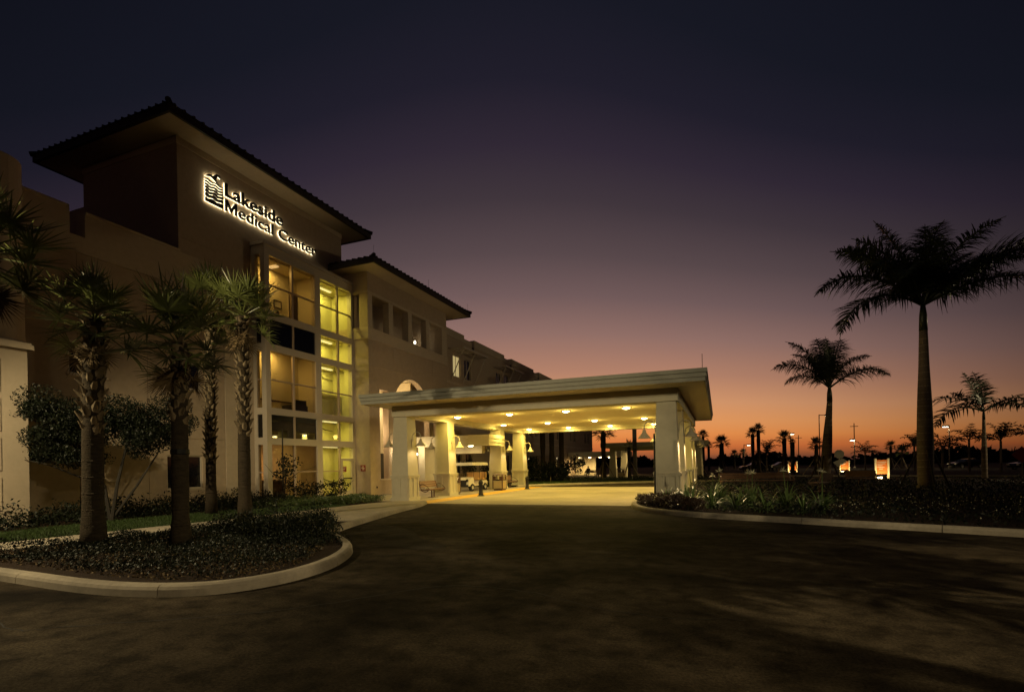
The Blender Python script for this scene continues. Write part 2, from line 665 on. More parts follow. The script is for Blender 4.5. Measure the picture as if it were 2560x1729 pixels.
def cells(mb, u_axis, X0, X1, us, zs, opens):
    """a wall slab with rectangular openings. u_axis 'Y': slab between X0..X1 running along Y; 'X': slab between Y0..Y1 along X"""
    U = sorted(set([us[0], us[1]] + [v for o in opens for v in o[:2] if us[0] < v < us[1]]))
    for a, b in zip(U[:-1], U[1:]):
        mid = (a + b) / 2
        spans = sorted([(o[2], o[3]) for o in opens if o[0] < mid < o[1]])
        z = zs[0]
        runs = []
        for s0, s1 in spans:
            if s0 > z:
                runs.append((z, s0))
            z = max(z, s1)
        if z < zs[1]:
            runs.append((z, zs[1]))
        for s0, s1 in runs:
            if u_axis == 'Y':
                mb.box(X0, X1, a, b, s0, s1)
            else:
                mb.box(a, b, X0, X1, s0, s1)
    return mb

# ------------------------------------------------------------------ the setting: ground, road, beds, curbs
R0 = np.random.default_rng(7)
struct(MB().add([(-900, -300, -0.05), (900, -300, -0.05), (900, 1600, -0.05), (-900, 1600, -0.05)], [(0, 1, 2, 3)]).build('ground', 'field'))
road = struct(MB().add([(-70, -60, 0), (90, -60, 0), (90, 112, 0), (-70, 112, 0)], [(0, 1, 2, 3)]).build('road', 'asphalt'))


def ribbon_path(pts, w, z):
    mb = MB()
    n = len(pts)
    vs_ = []
    for i, (x, y) in enumerate(pts):
        a, b = pts[max(i - 1, 0)], pts[min(i + 1, n - 1)]
        t = Vector((b[0] - a[0], b[1] - a[1], 0)).normalized()
        s = Vector((-t.y, t.x, 0)) * (w * (0.5 + 0.5 * random.random()))
        vs_ += [(x - s.x, y - s.y, z), (x + s.x, y + s.y, z)]
    mb.add(vs_, [(2 * i, 2 * i + 1, 2 * i + 3, 2 * i + 2) for i in range(n - 1)])
    return mb


random.seed(3)


def jag(pts, amp=0.03, k=8):
    p = smooth_path(pts, k)
    return [(x + random.uniform(-amp, amp), y + random.uniform(-amp, amp)) for x, y in p]


for pts in ([(-6.6, 3.4), (-5.3, 4.3), (-4.6, 4.9), (-3.6, 6.3), (-2.4, 6.4), (-1.0, 5.8), (.2, 5.9)],
            [(-8.6, 11.0), (-7.2, 12.6), (-6.4, 15.6)], [(-8.6, 3.6), (-7.0, 3.2), (-6.6, 3.4)],
            [(1.0, 7.6), (2.2, 7.9), (3.6, 7.2)]):
    ribbon_path(jag(pts), 0.010, 0.004).build('crack', 'crack', road)
for poly in ([(-8.4, 10.9), (-7.2, 9.6), (-5.6, 9.0), (-5.2, 9.5), (-6.4, 10.4), (-7.3, 11.5), (-8.9, 12.6), (-9.2, 11.9)],
             [(-2.9, 18.6), (-3.9, 18.9), (-4.1, 18.6), (-2.7, 17.8), (-1.9, 17.0), (-1.7, 17.1)]):
    P = smooth_path(poly + [poly[0]], 3)[:-1]
    MB().add([(x, y, 0.004) for x, y in P], [tuple(range(len(P)))]).build('patch', 'asphalt_patch', road)

CURB_L = [(-30, 6.5), (-18, 5.25), (-13, 4.75), (-10.49, 4.6), (-8.22, 4.48), (-7.0, 4.62), (-6.25, 5.0), (-5.88, 5.7), (-5.86, 6.5),
          (-6.07, 7.25), (-6.5, 8.1), (-7.1, 8.85), (-7.9, 9.55), (-8.6, 10.1), (-9.05, 10.7), (-9.3, 11.3), (-9.62, 12.2), (-10.2, 14.1),
          (-10.83, 16.2), (-11.35, 18.4), (-12.0, 20.1)]
CURB_R = [(-3.2, 38.5), (-3.2, 33), (-3.2, 27), (-3.2, 22.5), (-3.2, 20.9), (-3.08, 19.9), (-2.84, 18.96), (-2.34, 17.9), (-1.44, 16.95),
          (-0.34, 16.25), (1.57, 15.45), (2.97, 14.82), (4.73, 14.1), (5.72, 13.66), (8.2, 12.7), (14, 10.6), (30, 6)]


def curb(name, pts, seglen, flip, h=0.15, mat='concrete'):
    """a line of cast curb sections with a rounded nose and open joints"""
    root = bpy.data.objects.new(name, None)
    COL.objects.link(root)
    PINV[root.name] = Matrix.Identity(4)
    struct(root)
    P = [Vector((*p, 0)) for p in smooth_path(pts, 8)]
    prof = [(0.0, -0.02), (0.012, h * .6), (0.035, h * .86), (0.075, h), (0.19, h * 1.0), (0.20, -0.02)]
    sec, acc = [P[0]], 0
    n = 0
    for i in range(1, len(P)):
        sec.append(P[i])
        acc += (P[i] - P[i - 1]).length
        if acc >= seglen or i == len(P) - 1:
            mb = MB()
            m = len(sec)
            vs_ = []
            for k, p in enumerate(sec):
                a, b = sec[max(k - 1, 0)], sec[min(k + 1, m - 1)]
                t = (b - a).normalized()
                s = Vector((-t.y, t.x, 0)) * (-1 if flip else 1)
                pp = p.copy()
                if k == 0:
                    pp = p + t * 0.008
                if k == m - 1:
                    pp = p - t * 0.008
                for w, z in prof:
                    vs_.append((pp.x + s.x * w, pp.y + s.y * w, z + 0.002 * math.sin(n * 2.1)))
            K = len(prof)
            fs = [(k * K + j, k * K + j + 1, (k + 1) * K + j + 1, (k + 1) * K + j) for k in range(m - 1) for j in range(K - 1)]
            fs += [tuple(range(K)), tuple((m - 1) * K + j for j in reversed(range(K)))]
            mb.add(vs_, fs)
            mb.build('curb_section', mat, root)
            sec, acc = [P[i]], 0
            n += 1
    return root


curb('curb', CURB_L, 3.0, False)
curb('curb', CURB_R, 2.6, False)
cl, crr = smooth_path(CURB_L, 4), smooth_path(CURB_R, 4)
inner_l = [(x - 0.0, y) for x, y in cl]


def offset(path, d):
    out = []
    for i, p in enumerate(path):
        a, b = path[max(i - 1, 0)], path[min(i + 1, len(path) - 1)]
        t = Vector((b[0] - a[0], b[1] - a[1])).normalized()
        out.append((p[0] - t.y * d, p[1] + t.x * d))
    return out


in_l, in_r = offset(cl, 0.15), offset(crr, 0.15)
struct(MB().prism(in_l + [(-13.0, 20.1), (-22, 20.1), (-30, 20.1)], -0.02, 0.10).build('planting_bed', 'mulch'))
struct(MB().prism(in_r + [(30, 46), (4, 46), (-1.5, 42.5), (-2.8, 40.5)], -0.02, 0.10).build('planting_bed', 'mulch'))
# sidewalk in slabs, running along the front of the building and down to the drive
side_far = smooth_path([(-15.6, -2), (-15.1, 4), (-14.85, 6.6), (-14.6, 8.65), (-14.2, 12.2), (-14.1, 15), (-14.0, 17.6), (-13.6, 20.1)], 3)
side_near = smooth_path([(-14.1, -2), (-13.6, 4), (-13.35, 6.5), (-13.1, 8.4), (-12.4, 10.3), (-10.0, 12.6), (-11.0, 16.1), (-12.05, 20.1)], 3)
walk = struct(bpy.data.objects.new('sidewalk', None))
COL.objects.link(walk)
PINV[walk.name] = Matrix.Identity(4)
for i in range(len(side_far) - 1):
    a, b, c, d = (Vector(side_near[i]), Vector(side_near[i + 1]), Vector(side_far[i + 1]), Vector(side_far[i]))
    g = (b - a).normalized() * 0.008
    MB().prism([tuple(a + g), tuple(b - g), tuple(c - g), tuple(d + g)], 0.0, 0.125).build('paving_slab', 'concrete', walk)
lawn_poly = [(-15.5, 0), (-15.1, 4), (-14.85, 6.6), (-14.6, 8.65), (-14.2, 12.2), (-14.1, 15), (-14.05, 17.4), (-15.0, 17.6), (-17.2, 14.6), (-17.9, 10.8),
             (-17.6, 7.8), (-18, 2)]
struct(MB().prism(lawn_poly, 0.0, 0.112).build('lawn', 'soil_lawn'))
# concrete drive under the canopy, cut into panels by joints
drive = struct(bpy.data.objects.new('concrete_drive', None))
COL.objects.link(drive)
PINV[drive.name] = Matrix.Identity(4)
ys = [20.25, 23.4, 26.6, 29.8, 33.0, 36.4]
xs = [-12.0, -9.1, -6.2, -3.2]
for i in range(3):
    for j in range(5):
        MB().box(xs[i] + .006, xs[i + 1] - .006, ys[j] + .006, ys[j + 1] - .006, -0.02, 0.012).build('paving_slab', 'drive_concrete', drive)
for j in range(5):
    MB().box(-13.05, -12.006, ys[j] + .006, ys[j + 1] - .006, -0.02, 0.016).build('tactile_strip', 'tactile_yellow', drive)
    MB().box(-16.0, -13.056, ys[j] + .006, ys[j + 1] - .006, -0.02, 0.014).build('paving_slab', 'concrete', drive)
    MB().box(-22.5, -16.006, ys[j] + .006, ys[j + 1] - .006, -0.02, 0.014).build('paving_slab', 'concrete', drive)
# lawn and road beyond the canopy
far_lawn = [(-19.9, 37), (-14.2, 36.6), (-12.6, 38.4), (-9.4, 41.5), (-5, 44.2), (-1, 46), (-1, 58), (-19.9, 58)]
struct(MB().prism(far_lawn, -0.02, 0.10).build('lawn', 'soil_lawn'))
curb('curb', [(-14.0, 36.5), (-12.6, 38.2), (-9.4, 41.3), (-5, 44.0), (-1, 45.8), (3, 47)], 2.6, False)
# far side of the cross drive, seen as pale lines behind the right-hand bed
curb('curb', [(2, 60), (10, 58.2), (20, 54.5), (40, 46)], 5.0, False, mat='concrete')
struct(MB().prism([(2, 60.2), (10, 58.4), (20, 54.7), (40, 46.2), (60, 60), (60, 112), (-1, 112)], -0.02, 0.09).build('verge', 'field'))

# ------------------------------------------------------------------ the hospital building
B = thing('hospital_building', 'beige stucco hospital with hipped tower roof, glazed stair bay and long rear wing', 'building', (-20.8, 25, 0))
XT = -20.85
# left wing: backing wall plus stucco panels divided by recessed joints
left = MB()
cells(left, 'Y', -21.2, XT - 0.03, (-6, 18.95), (0, 9.38), [(14.62, 16.21, 0.89, 2.30), (15.0, 16.2, 5.1, 6.25), (11.2, 12.4, 5.1, 6.25)]).build('wall', 'stucco', B)
LW = bpy.data.objects['wall']


def panels(X0, X1, ysplit, zsplit, opens, parent, mat='stucco'):
    for a, b in zip(ysplit[:-1], ysplit[1:]):
        for c, d in zip(zsplit[:-1], zsplit[1:]):
            op = [o for o in opens if o[0] < b and o[1] > a and o[2] < d and o[3] > c]
            mb = MB()
            cells(mb, 'Y', X0, X1, (a + .012, b - .012), (c + .012, d - .012), op)
            mb.build('stucco_panel', mat, parent)


ops = [(14.62, 16.21, 0.89, 2.30), (15.0, 16.2, 5.1, 6.25), (11.2, 12.4, 5.1, 6.25)]
panels(XT - 0.03, XT, [-6, -1.5, 3, 7.2, 11.5, 13.9, 17.35, 18.95], [0.0, 3.0, 6.45, 9.38], ops, LW)
MB().box(XT - 0.03, XT + 0.03, 17.36, 18.95, 0.02, 9.36).build('pilaster', 'stucco_band', B)
par = MB()
par.box(-21.3, XT + 0.05, -6, 11.29, 9.38, 10.86)
par.box(-21.3, XT + 0.05, 11.29, 11.77, 9.38, 9.97)
par.box(-21.3, XT + 0.05, 11.77, 18.9, 9.38, 10.80)
par.build('parapet', 'stucco_band', B)
cop = MB()
cop.box(-21.35, XT + 0.08, -6, 11.27, 10.86, 10.94).box(-21.35, XT + 0.08, 11.79, 15.3, 10.80, 10.90)
cop.build('coping', 'stucco_band', B)
MB().box(-22, -21.4, -6, 9.7, 9.4, 11.6).build('coping', 'stucco_band', B)
MB().box(-29, -21.3, -6, 15, 9.2, 9.4).build('flat_roof', 'dark_trim', B)


def window_y(X, y0, y1, z0, z1, parent, pane='dark_pane', nx=2, nz_=1, depth=0.12, frame='window_frame', bar=0.05):
    """window in a wall facing +X: frame with bars as the part, panes and sill as its pieces"""
    f = MB()
    x0, x1 = X - depth, X - depth + 0.06
    f.box(x0, x1, y0, y0 + .06, z0, z1).box(x0, x1, y1 - .06, y1, z0, z1)
    f.box(x0, x1, y0 + .06, y1 - .06, z0, z0 + .06).box(x0, x1, y0 + .06, y1 - .06, z1 - .06, z1)
    yy = np.linspace(y0 + .06, y1 - .06, nx + 1)
    zz = np.linspace(z0 + .06, z1 - .06, nz_ + 1)
    for y in yy[1:-1]:
        f.box(x0, x1 - .005, y - bar / 2, y + bar / 2, z0 + .06, z1 - .06)
    for z in zz[1:-1]:
        f.box(x0 + .004, x1 - .01, y0 + .06, y1 - .06, z - bar / 2, z + bar / 2)
    w = f.build('window', frame, parent)
    for a, b in zip(yy[:-1], yy[1:]):
        for c, d in zip(zz[:-1], zz[1:]):
            MB().box(x0 + .01, x0 + .02, a, b, c, d).build('pane', pane, w)
    MB().box(X - depth, X + 0.06, y0 - .05, y1 + .05, z0 - .08, z0 - .002).build('sill', 'stucco_band', w)
    return w


window_y(XT, 14.62, 16.21, 0.89, 2.30, B)
window_y(XT, 15.0, 16.2, 5.1, 6.25, B)
window_y(XT, 11.2, 12.4, 5.1, 6.25, B)

# tower
tw = MB()
tw.box(-27.05, XT, 15.26, 25.5, 12.5, 15.65).box(-27.05, XT, 15.26, 18.9, 9.4, 12.5).box(-27.05, -24.6, 18.9, 25.5, 9.4, 12.5)
TW = tw.build('tower_wall', 'stucco', B)
MB().box(-27.08, XT + 0.03, 15.23, 25.53, 15.36, 15.65).build('frieze', 'stucco_band', TW)
MB().box(-27.0, XT + 0.012, 15.27, 25.49, 12.6, 15.30).box(-27.0, XT + .012, 15.27, 18.85, 11.45, 12.6).build('stucco_panel', 'stucco', TW)
MB().box(-27.0, XT + 0.012, 15.27, 18.85, 10.82, 11.42).build('stucco_panel', 'stucco', TW)
MB().box(-30.5, -27.05, 15.4, 23, 9.3, 14.0).build('penthouse_wall', 'stucco', B)


def hip_roof(x0, x1, y0, y1, z, pitch, parent, sides, step=0.42):
    """soffit, fascia and hipped roof; each course of barrel tiles is a piece of its own"""
    MB().box(x0 + .12, x1 - .12, y0 + .12, y1 - .12, z, z + 0.08).build('soffit', 'stucco_band', parent)
    f = MB()
    f.box(x0, x1, y0, y0 + .12, z - 0.03, z + 0.27).box(x0, x1, y1 - .12, y1, z - 0.03, z + 0.27)
    f.box(x0, x0 + .12, y0 + .12, y1 - .12, z - 0.03, z + 0.27).box(x1 - .12, x1, y0 + .12, y1 - .12, z - 0.03, z + 0.27)
    f.build('fascia', 'dark_trim', parent)
    hw = min(x1 - x0, y1 - y0) / 2
    zt, zr = z + 0.28, z + 0.28 + hw * pitch
    a, b, c, d = (x0 - .06, y0 - .06, zt), (x1 + .06, y0 - .06, zt), (x1 + .06, y1 + .06, zt), (x0 - .06, y1 + .06, zt)
    if y1 - y0 >= x1 - x0:
        e, g = ((x0 + x1) / 2, y0 + hw, zr), ((x0 + x1) / 2, y1 - hw, zr)
        fc = [(0, 1, 4), (1, 2, 5, 4), (2, 3, 5), (3, 0, 4, 5)]
    else:
        e, g = (x0 + hw, (y0 + y1) / 2, zr), (x1 - hw, (y0 + y1) / 2, zr)
        fc = [(0, 1, 5, 4), (1, 2, 5), (2, 3, 4, 5), (3, 0, 4)]
    roof = MB().add([a, b, c, d, e, g], fc + [(3, 2, 1, 0)]).build('roof', 'roof_tile', parent)
    for s in sides:
        n = int((x1 - x0 if s in 'sn' else y1 - y0) / step)
        for k in range(n + 1):
            t = (k + 0.5) / (n + 1)
            if s == 's':
                x = x0 + (x1 - x0) * t
                run = min(hw, x - x0, x1 - x)
                p0, p1 = (x, y0 - .08, zt + .0), (x, y0 + run, zt + .03 + run * pitch)
            elif s == 'e':
                y = y0 + (y1 - y0) * t
                run = min(hw, y - y0, y1 - y)
                p0, p1 = (x1 + .08, y, zt + .0), (x1 - run, y, zt + .03 + run * pitch)
            elif s == 'w':
                y = y0 + (y1 - y0) * t
                run = min(hw, y - y0, y1 - y)
                p0, p1 = (x0 - .10, y, zt + .01), (x0 + run, y, zt + .03 + run * pitch)
            MB().tube([p0, p1], [.055, .05], 7).build('tile_course', 'roof_tile', roof)
    hips = [(a, e), (b, e if y1 - y0 >= x1 - x0 else g)]
    for p, q2 in hips + [(c, g)]:
        MB().tube([Vector(p) + Vector((0, 0, .05)), Vector(q2) + Vector((0, 0, .05))], .11, 7).build('hip_cap', 'roof_tile', roof)
    return roof


hip_roof(-28.5, -19.6, 14.05, 26.75, 15.66, 0.33, B, 'se')

# glazed stair bay: posts and rails in beige metal, panes between
YL, YR = 18.92, 25.48
posts = [(18.92, 19.2), (22.27, 22.67), (25.22, 25.48)]
rails = [(11.98, 12.42), (8.90, 9.25), (7.37, 7.71), (4.29, 4.62), (2.84, 3.18), (-0.02, 0.14)]
fr = MB()
for a, b in posts:
    fr.box(-20.28, -20.0, a, b, 0, 12.42)
for a, b in rails:
    for (p0, p1), (q0, q1) in zip(posts[:-1], posts[1:]):
        fr.box(-20.26, -20.004, p1, q0, a, b)
    fr.box(-20.85, -20.28, 18.924, 19.15, a, b)
fr.box(-20.85, -20.62, 18.93, 19.12, 0, 12.42)
BAY = fr.build('glazed_bay', 'window_frame', B)
MB().box(-20.9, -19.93, 18.84, 25.56, 12.42, 12.50).box(-20.9, -19.97, 18.88, 25.52, 12.50, 12.58).build('cornice', 'window_frame', BAY)
MB().box(-20.84, -20.3, 19.1, 25.3, 12.3, 12.40).build('bay_roof', 'stucco_band', BAY)
bars = MB()
bars.box(-20.16, -20.03, 20.66, 20.77, 0.14, 11.98)
for z in (10.57, 5.98, 1.50):
    bars.box(-20.15, -20.04, 19.2, 20.66, z - .03, z + .03).box(-20.15, -20.04, 20.77, 22.27, z - .03, z + .03)
    bars.box(-20.62, -20.28, 18.96, 19.06, z - .03, z + .03)
bars.box(-20.16, -20.03, 24.06, 24.16, 2.84, 11.98).box(-20.16, -20.03, 24.06, 24.16, 0.14, 2.84)
for z in (10.56, 5.88, 1.49):
    bars.box(-20.15, -20.04, 22.67, 24.06, z - .03, z + .03)
    if z > 2:
        bars.box(-20.15, -20.04, 24.16, 25.22, z - .03, z + .03)
bars.build('glazing_bars', 'thin_bar', BAY)


def pane(y0, y1, z0, z1, mat):
    MB().box(-20.10, -20.09, y0, y1, z0, z1).build('pane', mat, BAY)


for (a, b) in ((19.2, 20.66), (20.77, 22.27)):
    for (c, d) in ((10.60, 11.98), (9.25, 10.54), (6.01, 7.37), (4.62, 5.95), (1.53, 2.84), (0.14, 1.47)):
        pane(a, b, c, d, 'pane_tint')
    for (c, d) in ((7.71, 8.90), (3.18, 4.29)):
        MB().box(-20.14, -20.07, a, b, c, d).build('spandrel_panel', 'spandrel', BAY)
for (a, b) in ((22.67, 24.06), (24.16, 25.22)):
    for (c, d) in ((10.59, 11.98), (9.25, 10.53), (7.71, 8.90), (5.91, 7.37), (4.62, 5.85), (3.18, 4.29)):
        pane(a, b, c, d, 'pane_glass')
pane(22.67, 24.06, 1.52, 2.84, 'pane_glass')
pane(22.67, 24.06, 0.14, 1.46, 'pane_glass')
pane(24.22, 25.17, 2.26, 2.80, 'pane_glass')
for (c, d) in ((10.60, 11.98), (9.25, 10.54), (6.01, 7.37), (4.62, 5.95), (1.53, 2.84), (0.14, 1.47)):
    MB().box(-20.62, -20.28, 19.0, 19.01, c, d).build('pane', 'pane_tint', BAY)
for (c, d) in ((7.71, 8.90), (3.18, 4.29)):
    MB().box(-20.62, -20.28, 18.98, 19.03, c, d).build('spandrel_panel', 'spandrel', BAY)
# service door in the bay
dr = MB()
dr.box(-20.14, -20.02, 24.17, 24.30, 0.14, 2.2).box(-20.14, -20.02, 25.08, 25.21, 0.14, 2.2)
dr.box(-20.14, -20.02, 24.30, 25.08, 2.06, 2.2).box(-20.14, -20.02, 24.30, 25.08, 0.14, 0.36)
DOOR = dr.build('door', 'door_paint', B)
MB().box(-20.10, -20.09, 24.30, 25.08, 0.36, 2.06).build('pane', 'pane_glass', DOOR)
MB().box(-20.04, -19.98, 24.30, 25.08, 1.02, 1.09).build('push_bar', 'dark_trim', DOOR)
MB().tube([(-20.02, 24.24, 1.0), (-19.93, 24.24, 1.0), (-19.93, 24.24, 1.25), (-20.02, 24.24, 1.25)], .014, 6).build('handle', 'grey_metal', DOOR)
for z in (0.4, 1.15, 1.95):
    MB().tube([(-20.0, 25.19, z), (-20.0, 25.19, z + .1)], .014, 6).build('hinge', 'grey_metal', DOOR)
# rooms behind the glass
rm = MB()
rm.box(-21.45, -21.35, 19.06, 22.40, 4.3, 12.3).box(-24.4, -24.2, 19.0, 22.4, 0, 4.3)     # rear walls of the rooms
rm.box(-24.2, -20.9, 18.96, 19.06, 0, 12.3)
rm.box(-24.2, -20.4, 22.40, 22.54, 0, 12.3)                   # partition between rooms and stair
rm.build('interior_wall', 'interior_paint', BAY)
MB().box(-21.62, -21.52, 22.54, 25.36, 0, 12.3).box(-21.62, -20.3, 25.36, 25.46, 0, 12.3).build('stair_wall', 'stair_paint', BAY)
for z0, z1 in ((7.75, 8.86), (3.22, 4.25), (11.94, 12.3), (-.02, .05)):
    MB().box(-24.2 if z0 < 4 else -21.35, -20.3, 19.1, 22.38, z0, z1).build('floor_slab', 'interior_paint', BAY)
for z0, z1 in ((8.98, 9.16), (7.42, 7.62), (4.34, 4.56), (2.90, 3.10), (11.94, 12.3), (-.02, .05)):
    MB().box(-21.52, -20.3 if z0 > 11 or z0 < 1 else -20.75, 22.56, 25.34, z0, z1).build('stair_landing', 'stair_paint', BAY)
MB().box(-21.51, -20.9, 22.58, 25.3, 5.80, 5.92).build('stair_landing', 'stair_paint', BAY)
for z, dz in ((3.92, -.08), (0.98, -.18), (6.93, -.05)):
    MB().tube([(-21.46, 24.2, z + .12), (-21.46, 24.5, z), (-21.46, 25.2, z + dz)], .022, 6).build('handrail', 'wood_dark', BAY)
rl = MB()
rl.tube([(-21.0, 22.75, 10.02), (-21.0, 23.6, 10.0)], .022, 6)
for k in range(9):
    rl.tube([(-21.0, 22.75 + k * .105, 9.16), (-21.0, 22.75 + k * .105, 10.0)], .011, 5)
rl.build('railing', 'lamp_metal', BAY)
MB().tube([(-21.48, 24.5, 11.7), (-21.1, 24.6, 11.7), (-21.1, 25.0, 11.68)], .02, 5).build('pipe', 'wood_dark', BAY)
pf = MB()
pf.box(-21.35, -21.31, 20.75, 20.81, 10.05, 10.45).box(-21.35, -21.31, 21.21, 21.27, 10.05, 10.45).box(-21.35, -21.31, 20.81, 21.21, 10.05, 10.10).box(-21.35, -21.31, 20.81, 21.21, 10.40, 10.45)
pf.build('picture_frame', 'wood_dark', BAY)
MB().box(-21.35, -21.33, 20.81, 21.21, 10.10, 10.40).build('picture', 'sign_white', BAY)
MB().lathe([(.001, 0), (.09, 0), (.09, .03), (.001, .03)], 12, (0, 0, 0), cap=False).build('clock', 'wood_dark', BAY, world=True).matrix_basis = Matrix.Translation((-21.34, 21.0, 9.82)) @ Matrix.Rotation(rad(90), 4, 'Y')
MB().box(-21.35, -21.30, 21.75, 22.36, 8.88, 11.15).build('door', 'wood_dark', BAY)
MB().box(-21.35, -21.30, 21.72, 21.75, 8.88, 11.2).box(-21.35, -21.30, 21.75, 22.36, 11.15, 11.2).build('door_frame', 'window_frame', BAY)
MB().box(-21.35, -21.33, 19.1, 22.38, 5.15, 5.22).build('chair_rail', 'wood_dark', BAY)
MB().box(-24.19, -24.1, 19.1, 20.9, 0.05, 2.8).build('wood_panel', 'wood_dark', BAY)
MB().box(-23.0, -22.4, 20.2, 22.2, 0.05, 1.0).box(-23.05, -22.35, 20.1, 22.3, 1.0, 1.05).build('reception_counter', 'wood_dark', BAY)
# room lights: real ceiling fixtures
for (x, y, z, w, pw, mat) in ((-20.85, 20.3, 11.90, .5, 44, 'room_lens'), (-20.85, 20.3, 7.70, .5, 42, 'room_lens'), (-22.2, 20.9, 3.18, .5, 14, 'room_lens')):
    MB().box(x - w / 2, x + w / 2, y - .12, y + .12, z - .02, z + .03).build('ceiling_light', mat, BAY)
    area_light('room_light', (x, y, z - .03), pw, w, (1.0, 0.72, 0.22), shape='RECTANGLE', size_y=.24)
for (x, y, z, pw) in ((-20.95, 24.0, 11.9, 60), (-20.95, 24.0, 8.90, 34), (-20.95, 24.0, 7.36, 30), (-20.6, 24.0, 4.28, 22), (-20.6, 24.0, 2.84, 22)):
    MB().box(x - .08, x + .08, y - .6, y + .6, z - .02, z + .03).build('ceiling_light', 'tube_light', BAY)
    area_light('stair_light', (x, y, z - .03), pw, .16, (1.0, 0.86, 0.16), shape='RECTANGLE', size_y=1.2)
MB().box(-24.1, -24.0, 21.2, 22.1, 1.1, 2.45).build('emissive_panel', 'panel_glow', BAY)  # wall panel made to emit, standing in for lamp light on it
chairs = thing('armchair', 'dark armchair behind the middle-floor window of the glazed bay', 'armchair', (-20.9, 21.6, 4.25))
MB().box(-21.2, -20.5, 21.2, 22.0, 4.35, 4.72).build('seat', 'cloth_dark', chairs)
MB().box(-20.62, -20.45, 21.2, 22.0, 4.6, 5.25).build('backrest', 'cloth_dark', chairs)
for y in (21.06, 21.98):
    MB().box(-21.2, -20.5, y, y + .16, 4.27, 4.98).build('armrest', 'cloth_dark', chairs)

# portico
XP, Y0, Y1 = -18.95, 25.4, 34.95
pw_ = MB()
AC, AR, AS = 30.03, 2.18, 5.25
opens = [(26.41, 27.32, 0.95, 6.35), (AC - AR, AC + AR, 0, 7.6), (32.75, 33.65, 0.95, 6.35)]
opens += [(25.83, 27.5, 9.88, 11.84), (27.97, 29.68, 9.88, 11.84), (30.16, 31.97, 9.88, 11.84), (32.42, 34.2, 9.88, 11.84)]
cells(pw_, 'Y', XP - .42, XP, (Y0, Y1), (0, 13.12), opens)
n = 20
for k in range(n):                                            # the arch head
    a0, a1 = math.pi * k / n, math.pi * (k + 1) / n
    q0 = (AC + AR * math.cos(a0), AS + AR * math.sin(a0))
    q1 = (AC + AR * math.cos(a1), AS + AR * math.sin(a1))
    pw_.extrude([(XP, q0[0], q0[1]), (XP, q0[0], 7.6), (XP, q1[0], 7.6), (XP, q1[0], q1[1])], (-.42, 0, 0))
cells(pw_, 'X', Y0, Y0 + .4, (-23, XP - .42), (0, 13.12), [(-20.0, -19.55, 9.88, 11.84)])
cells(pw_, 'X', Y1 - .4, Y1, (-23, XP - .42), (0, 13.12), [])
pw_.box(-23, -22.6, Y0 + .4, Y1 - .4, 0, 13.1)
PW = pw_.build('portico_wall', 'stucco', B)
MB().box(-23, XP + .07, Y0 - .07, Y1 + .03, 9.66, 9.86).box(-23, XP + .05, Y0 - .05, Y1 + .02, 9.2, 9.66).build('ledge', 'stucco_band', PW)
MB().box(-20.0, XP + .03, Y0 - .03, Y1 + .02, 11.88, 12.02).build('band', 'stucco_band', PW)
for a, b in ((Y0, 25.83), (27.5, 27.97), (29.68, 30.16), (31.97, 32.42), (34.2, Y1)):
    MB().box(XP, XP + .02, a + .01, b - .01, 9.9, 11.86).build('pier_face', 'stucco_band', PW)
jn = MB()
ylist = [Y0 + .02, 27.95, 30.03, 32.75, Y1 - .02]
for a, b in zip(ylist[:-1], ylist[1:]):
    MB().box(XP, XP + .015, a + .012, b - .012, 7.66, 9.18).build('stucco_panel', 'stucco', PW)
for a, b in ((Y0 + .02, 26.40), (33.66, Y1 - .02)):
    MB().box(XP, XP + .015, a, b, 6.8, 7.64).build('stucco_panel', 'stucco', PW)
    MB().box(XP, XP + .015, a, b, 0.98, 6.77).build('stucco_panel', 'stucco', PW)
    MB().box(XP, XP + .015, a, b, 0.02, 0.95).build('stucco_panel', 'stucco', PW)
MB().box(XP - .45, XP + .06, 26.36, 27.37, 0.86, 0.948).build('sill', 'stucco_band', PW)
MB().box(-22.6, XP - .42, Y0 + .4, Y1 - .4, 7.75, 7.95).build('ceiling', 'soffit_paint', PW)
MB().box(-22.6, XP - .42, Y0 + .4, Y1 - .4, 9.3, 9.6).build('loggia_floor', 'stucco', PW)
MB().box(-22.6, -20.6, 27.6, 27.72, 0.02, 7.7).build('vestibule_wall', 'soffit_paint', PW)
MB().box(-22.6, -20.6, 32.4, 32.52, 0.02, 7.7).build('vestibule_wall', 'soffit_paint', PW)
MB().box(-22.2, -22.1, 27.72, 32.4, 0.02, 7.7).build('vestibule_wall', 'soffit_paint', PW)
ed = MB()
ed.box(-22.1, -22.02, 28.6, 28.7, 0.02, 2.5).box(-22.1, -22.02, 29.98, 30.08, 0.02, 2.5).box(-22.1, -22.02, 31.3, 31.4, 0.02, 2.5)
ed.box(-22.1, -22.02, 28.6, 31.4, 2.5, 2.62)
ED = ed.build('entrance_door', 'dark_trim', B)
for a in (28.7, 30.08):
    MB().box(-22.08, -22.07, a, a + 1.25, 0.05, 2.5).build('pane', 'dark_pane', ED)
hip_roof(-23.2, -17.65, 24.3, 36.5, 13.12, 0.33, B, 'se')
for x, y, z in ((-17.65, 24.3, 13.45), (-17.65, 30.2, 13.45), (-17.65, 36.0, 13.45)):
    MB().tube([(x, y, z), (x, y, z + .55)], .008, 4).build('lightning_rod', 'pole_metal', B)
MB().box(XP + .01, XP + .05, 25.95, 26.03, 0.42, 0.52).build('hose_bib', 'dark_trim', PW)

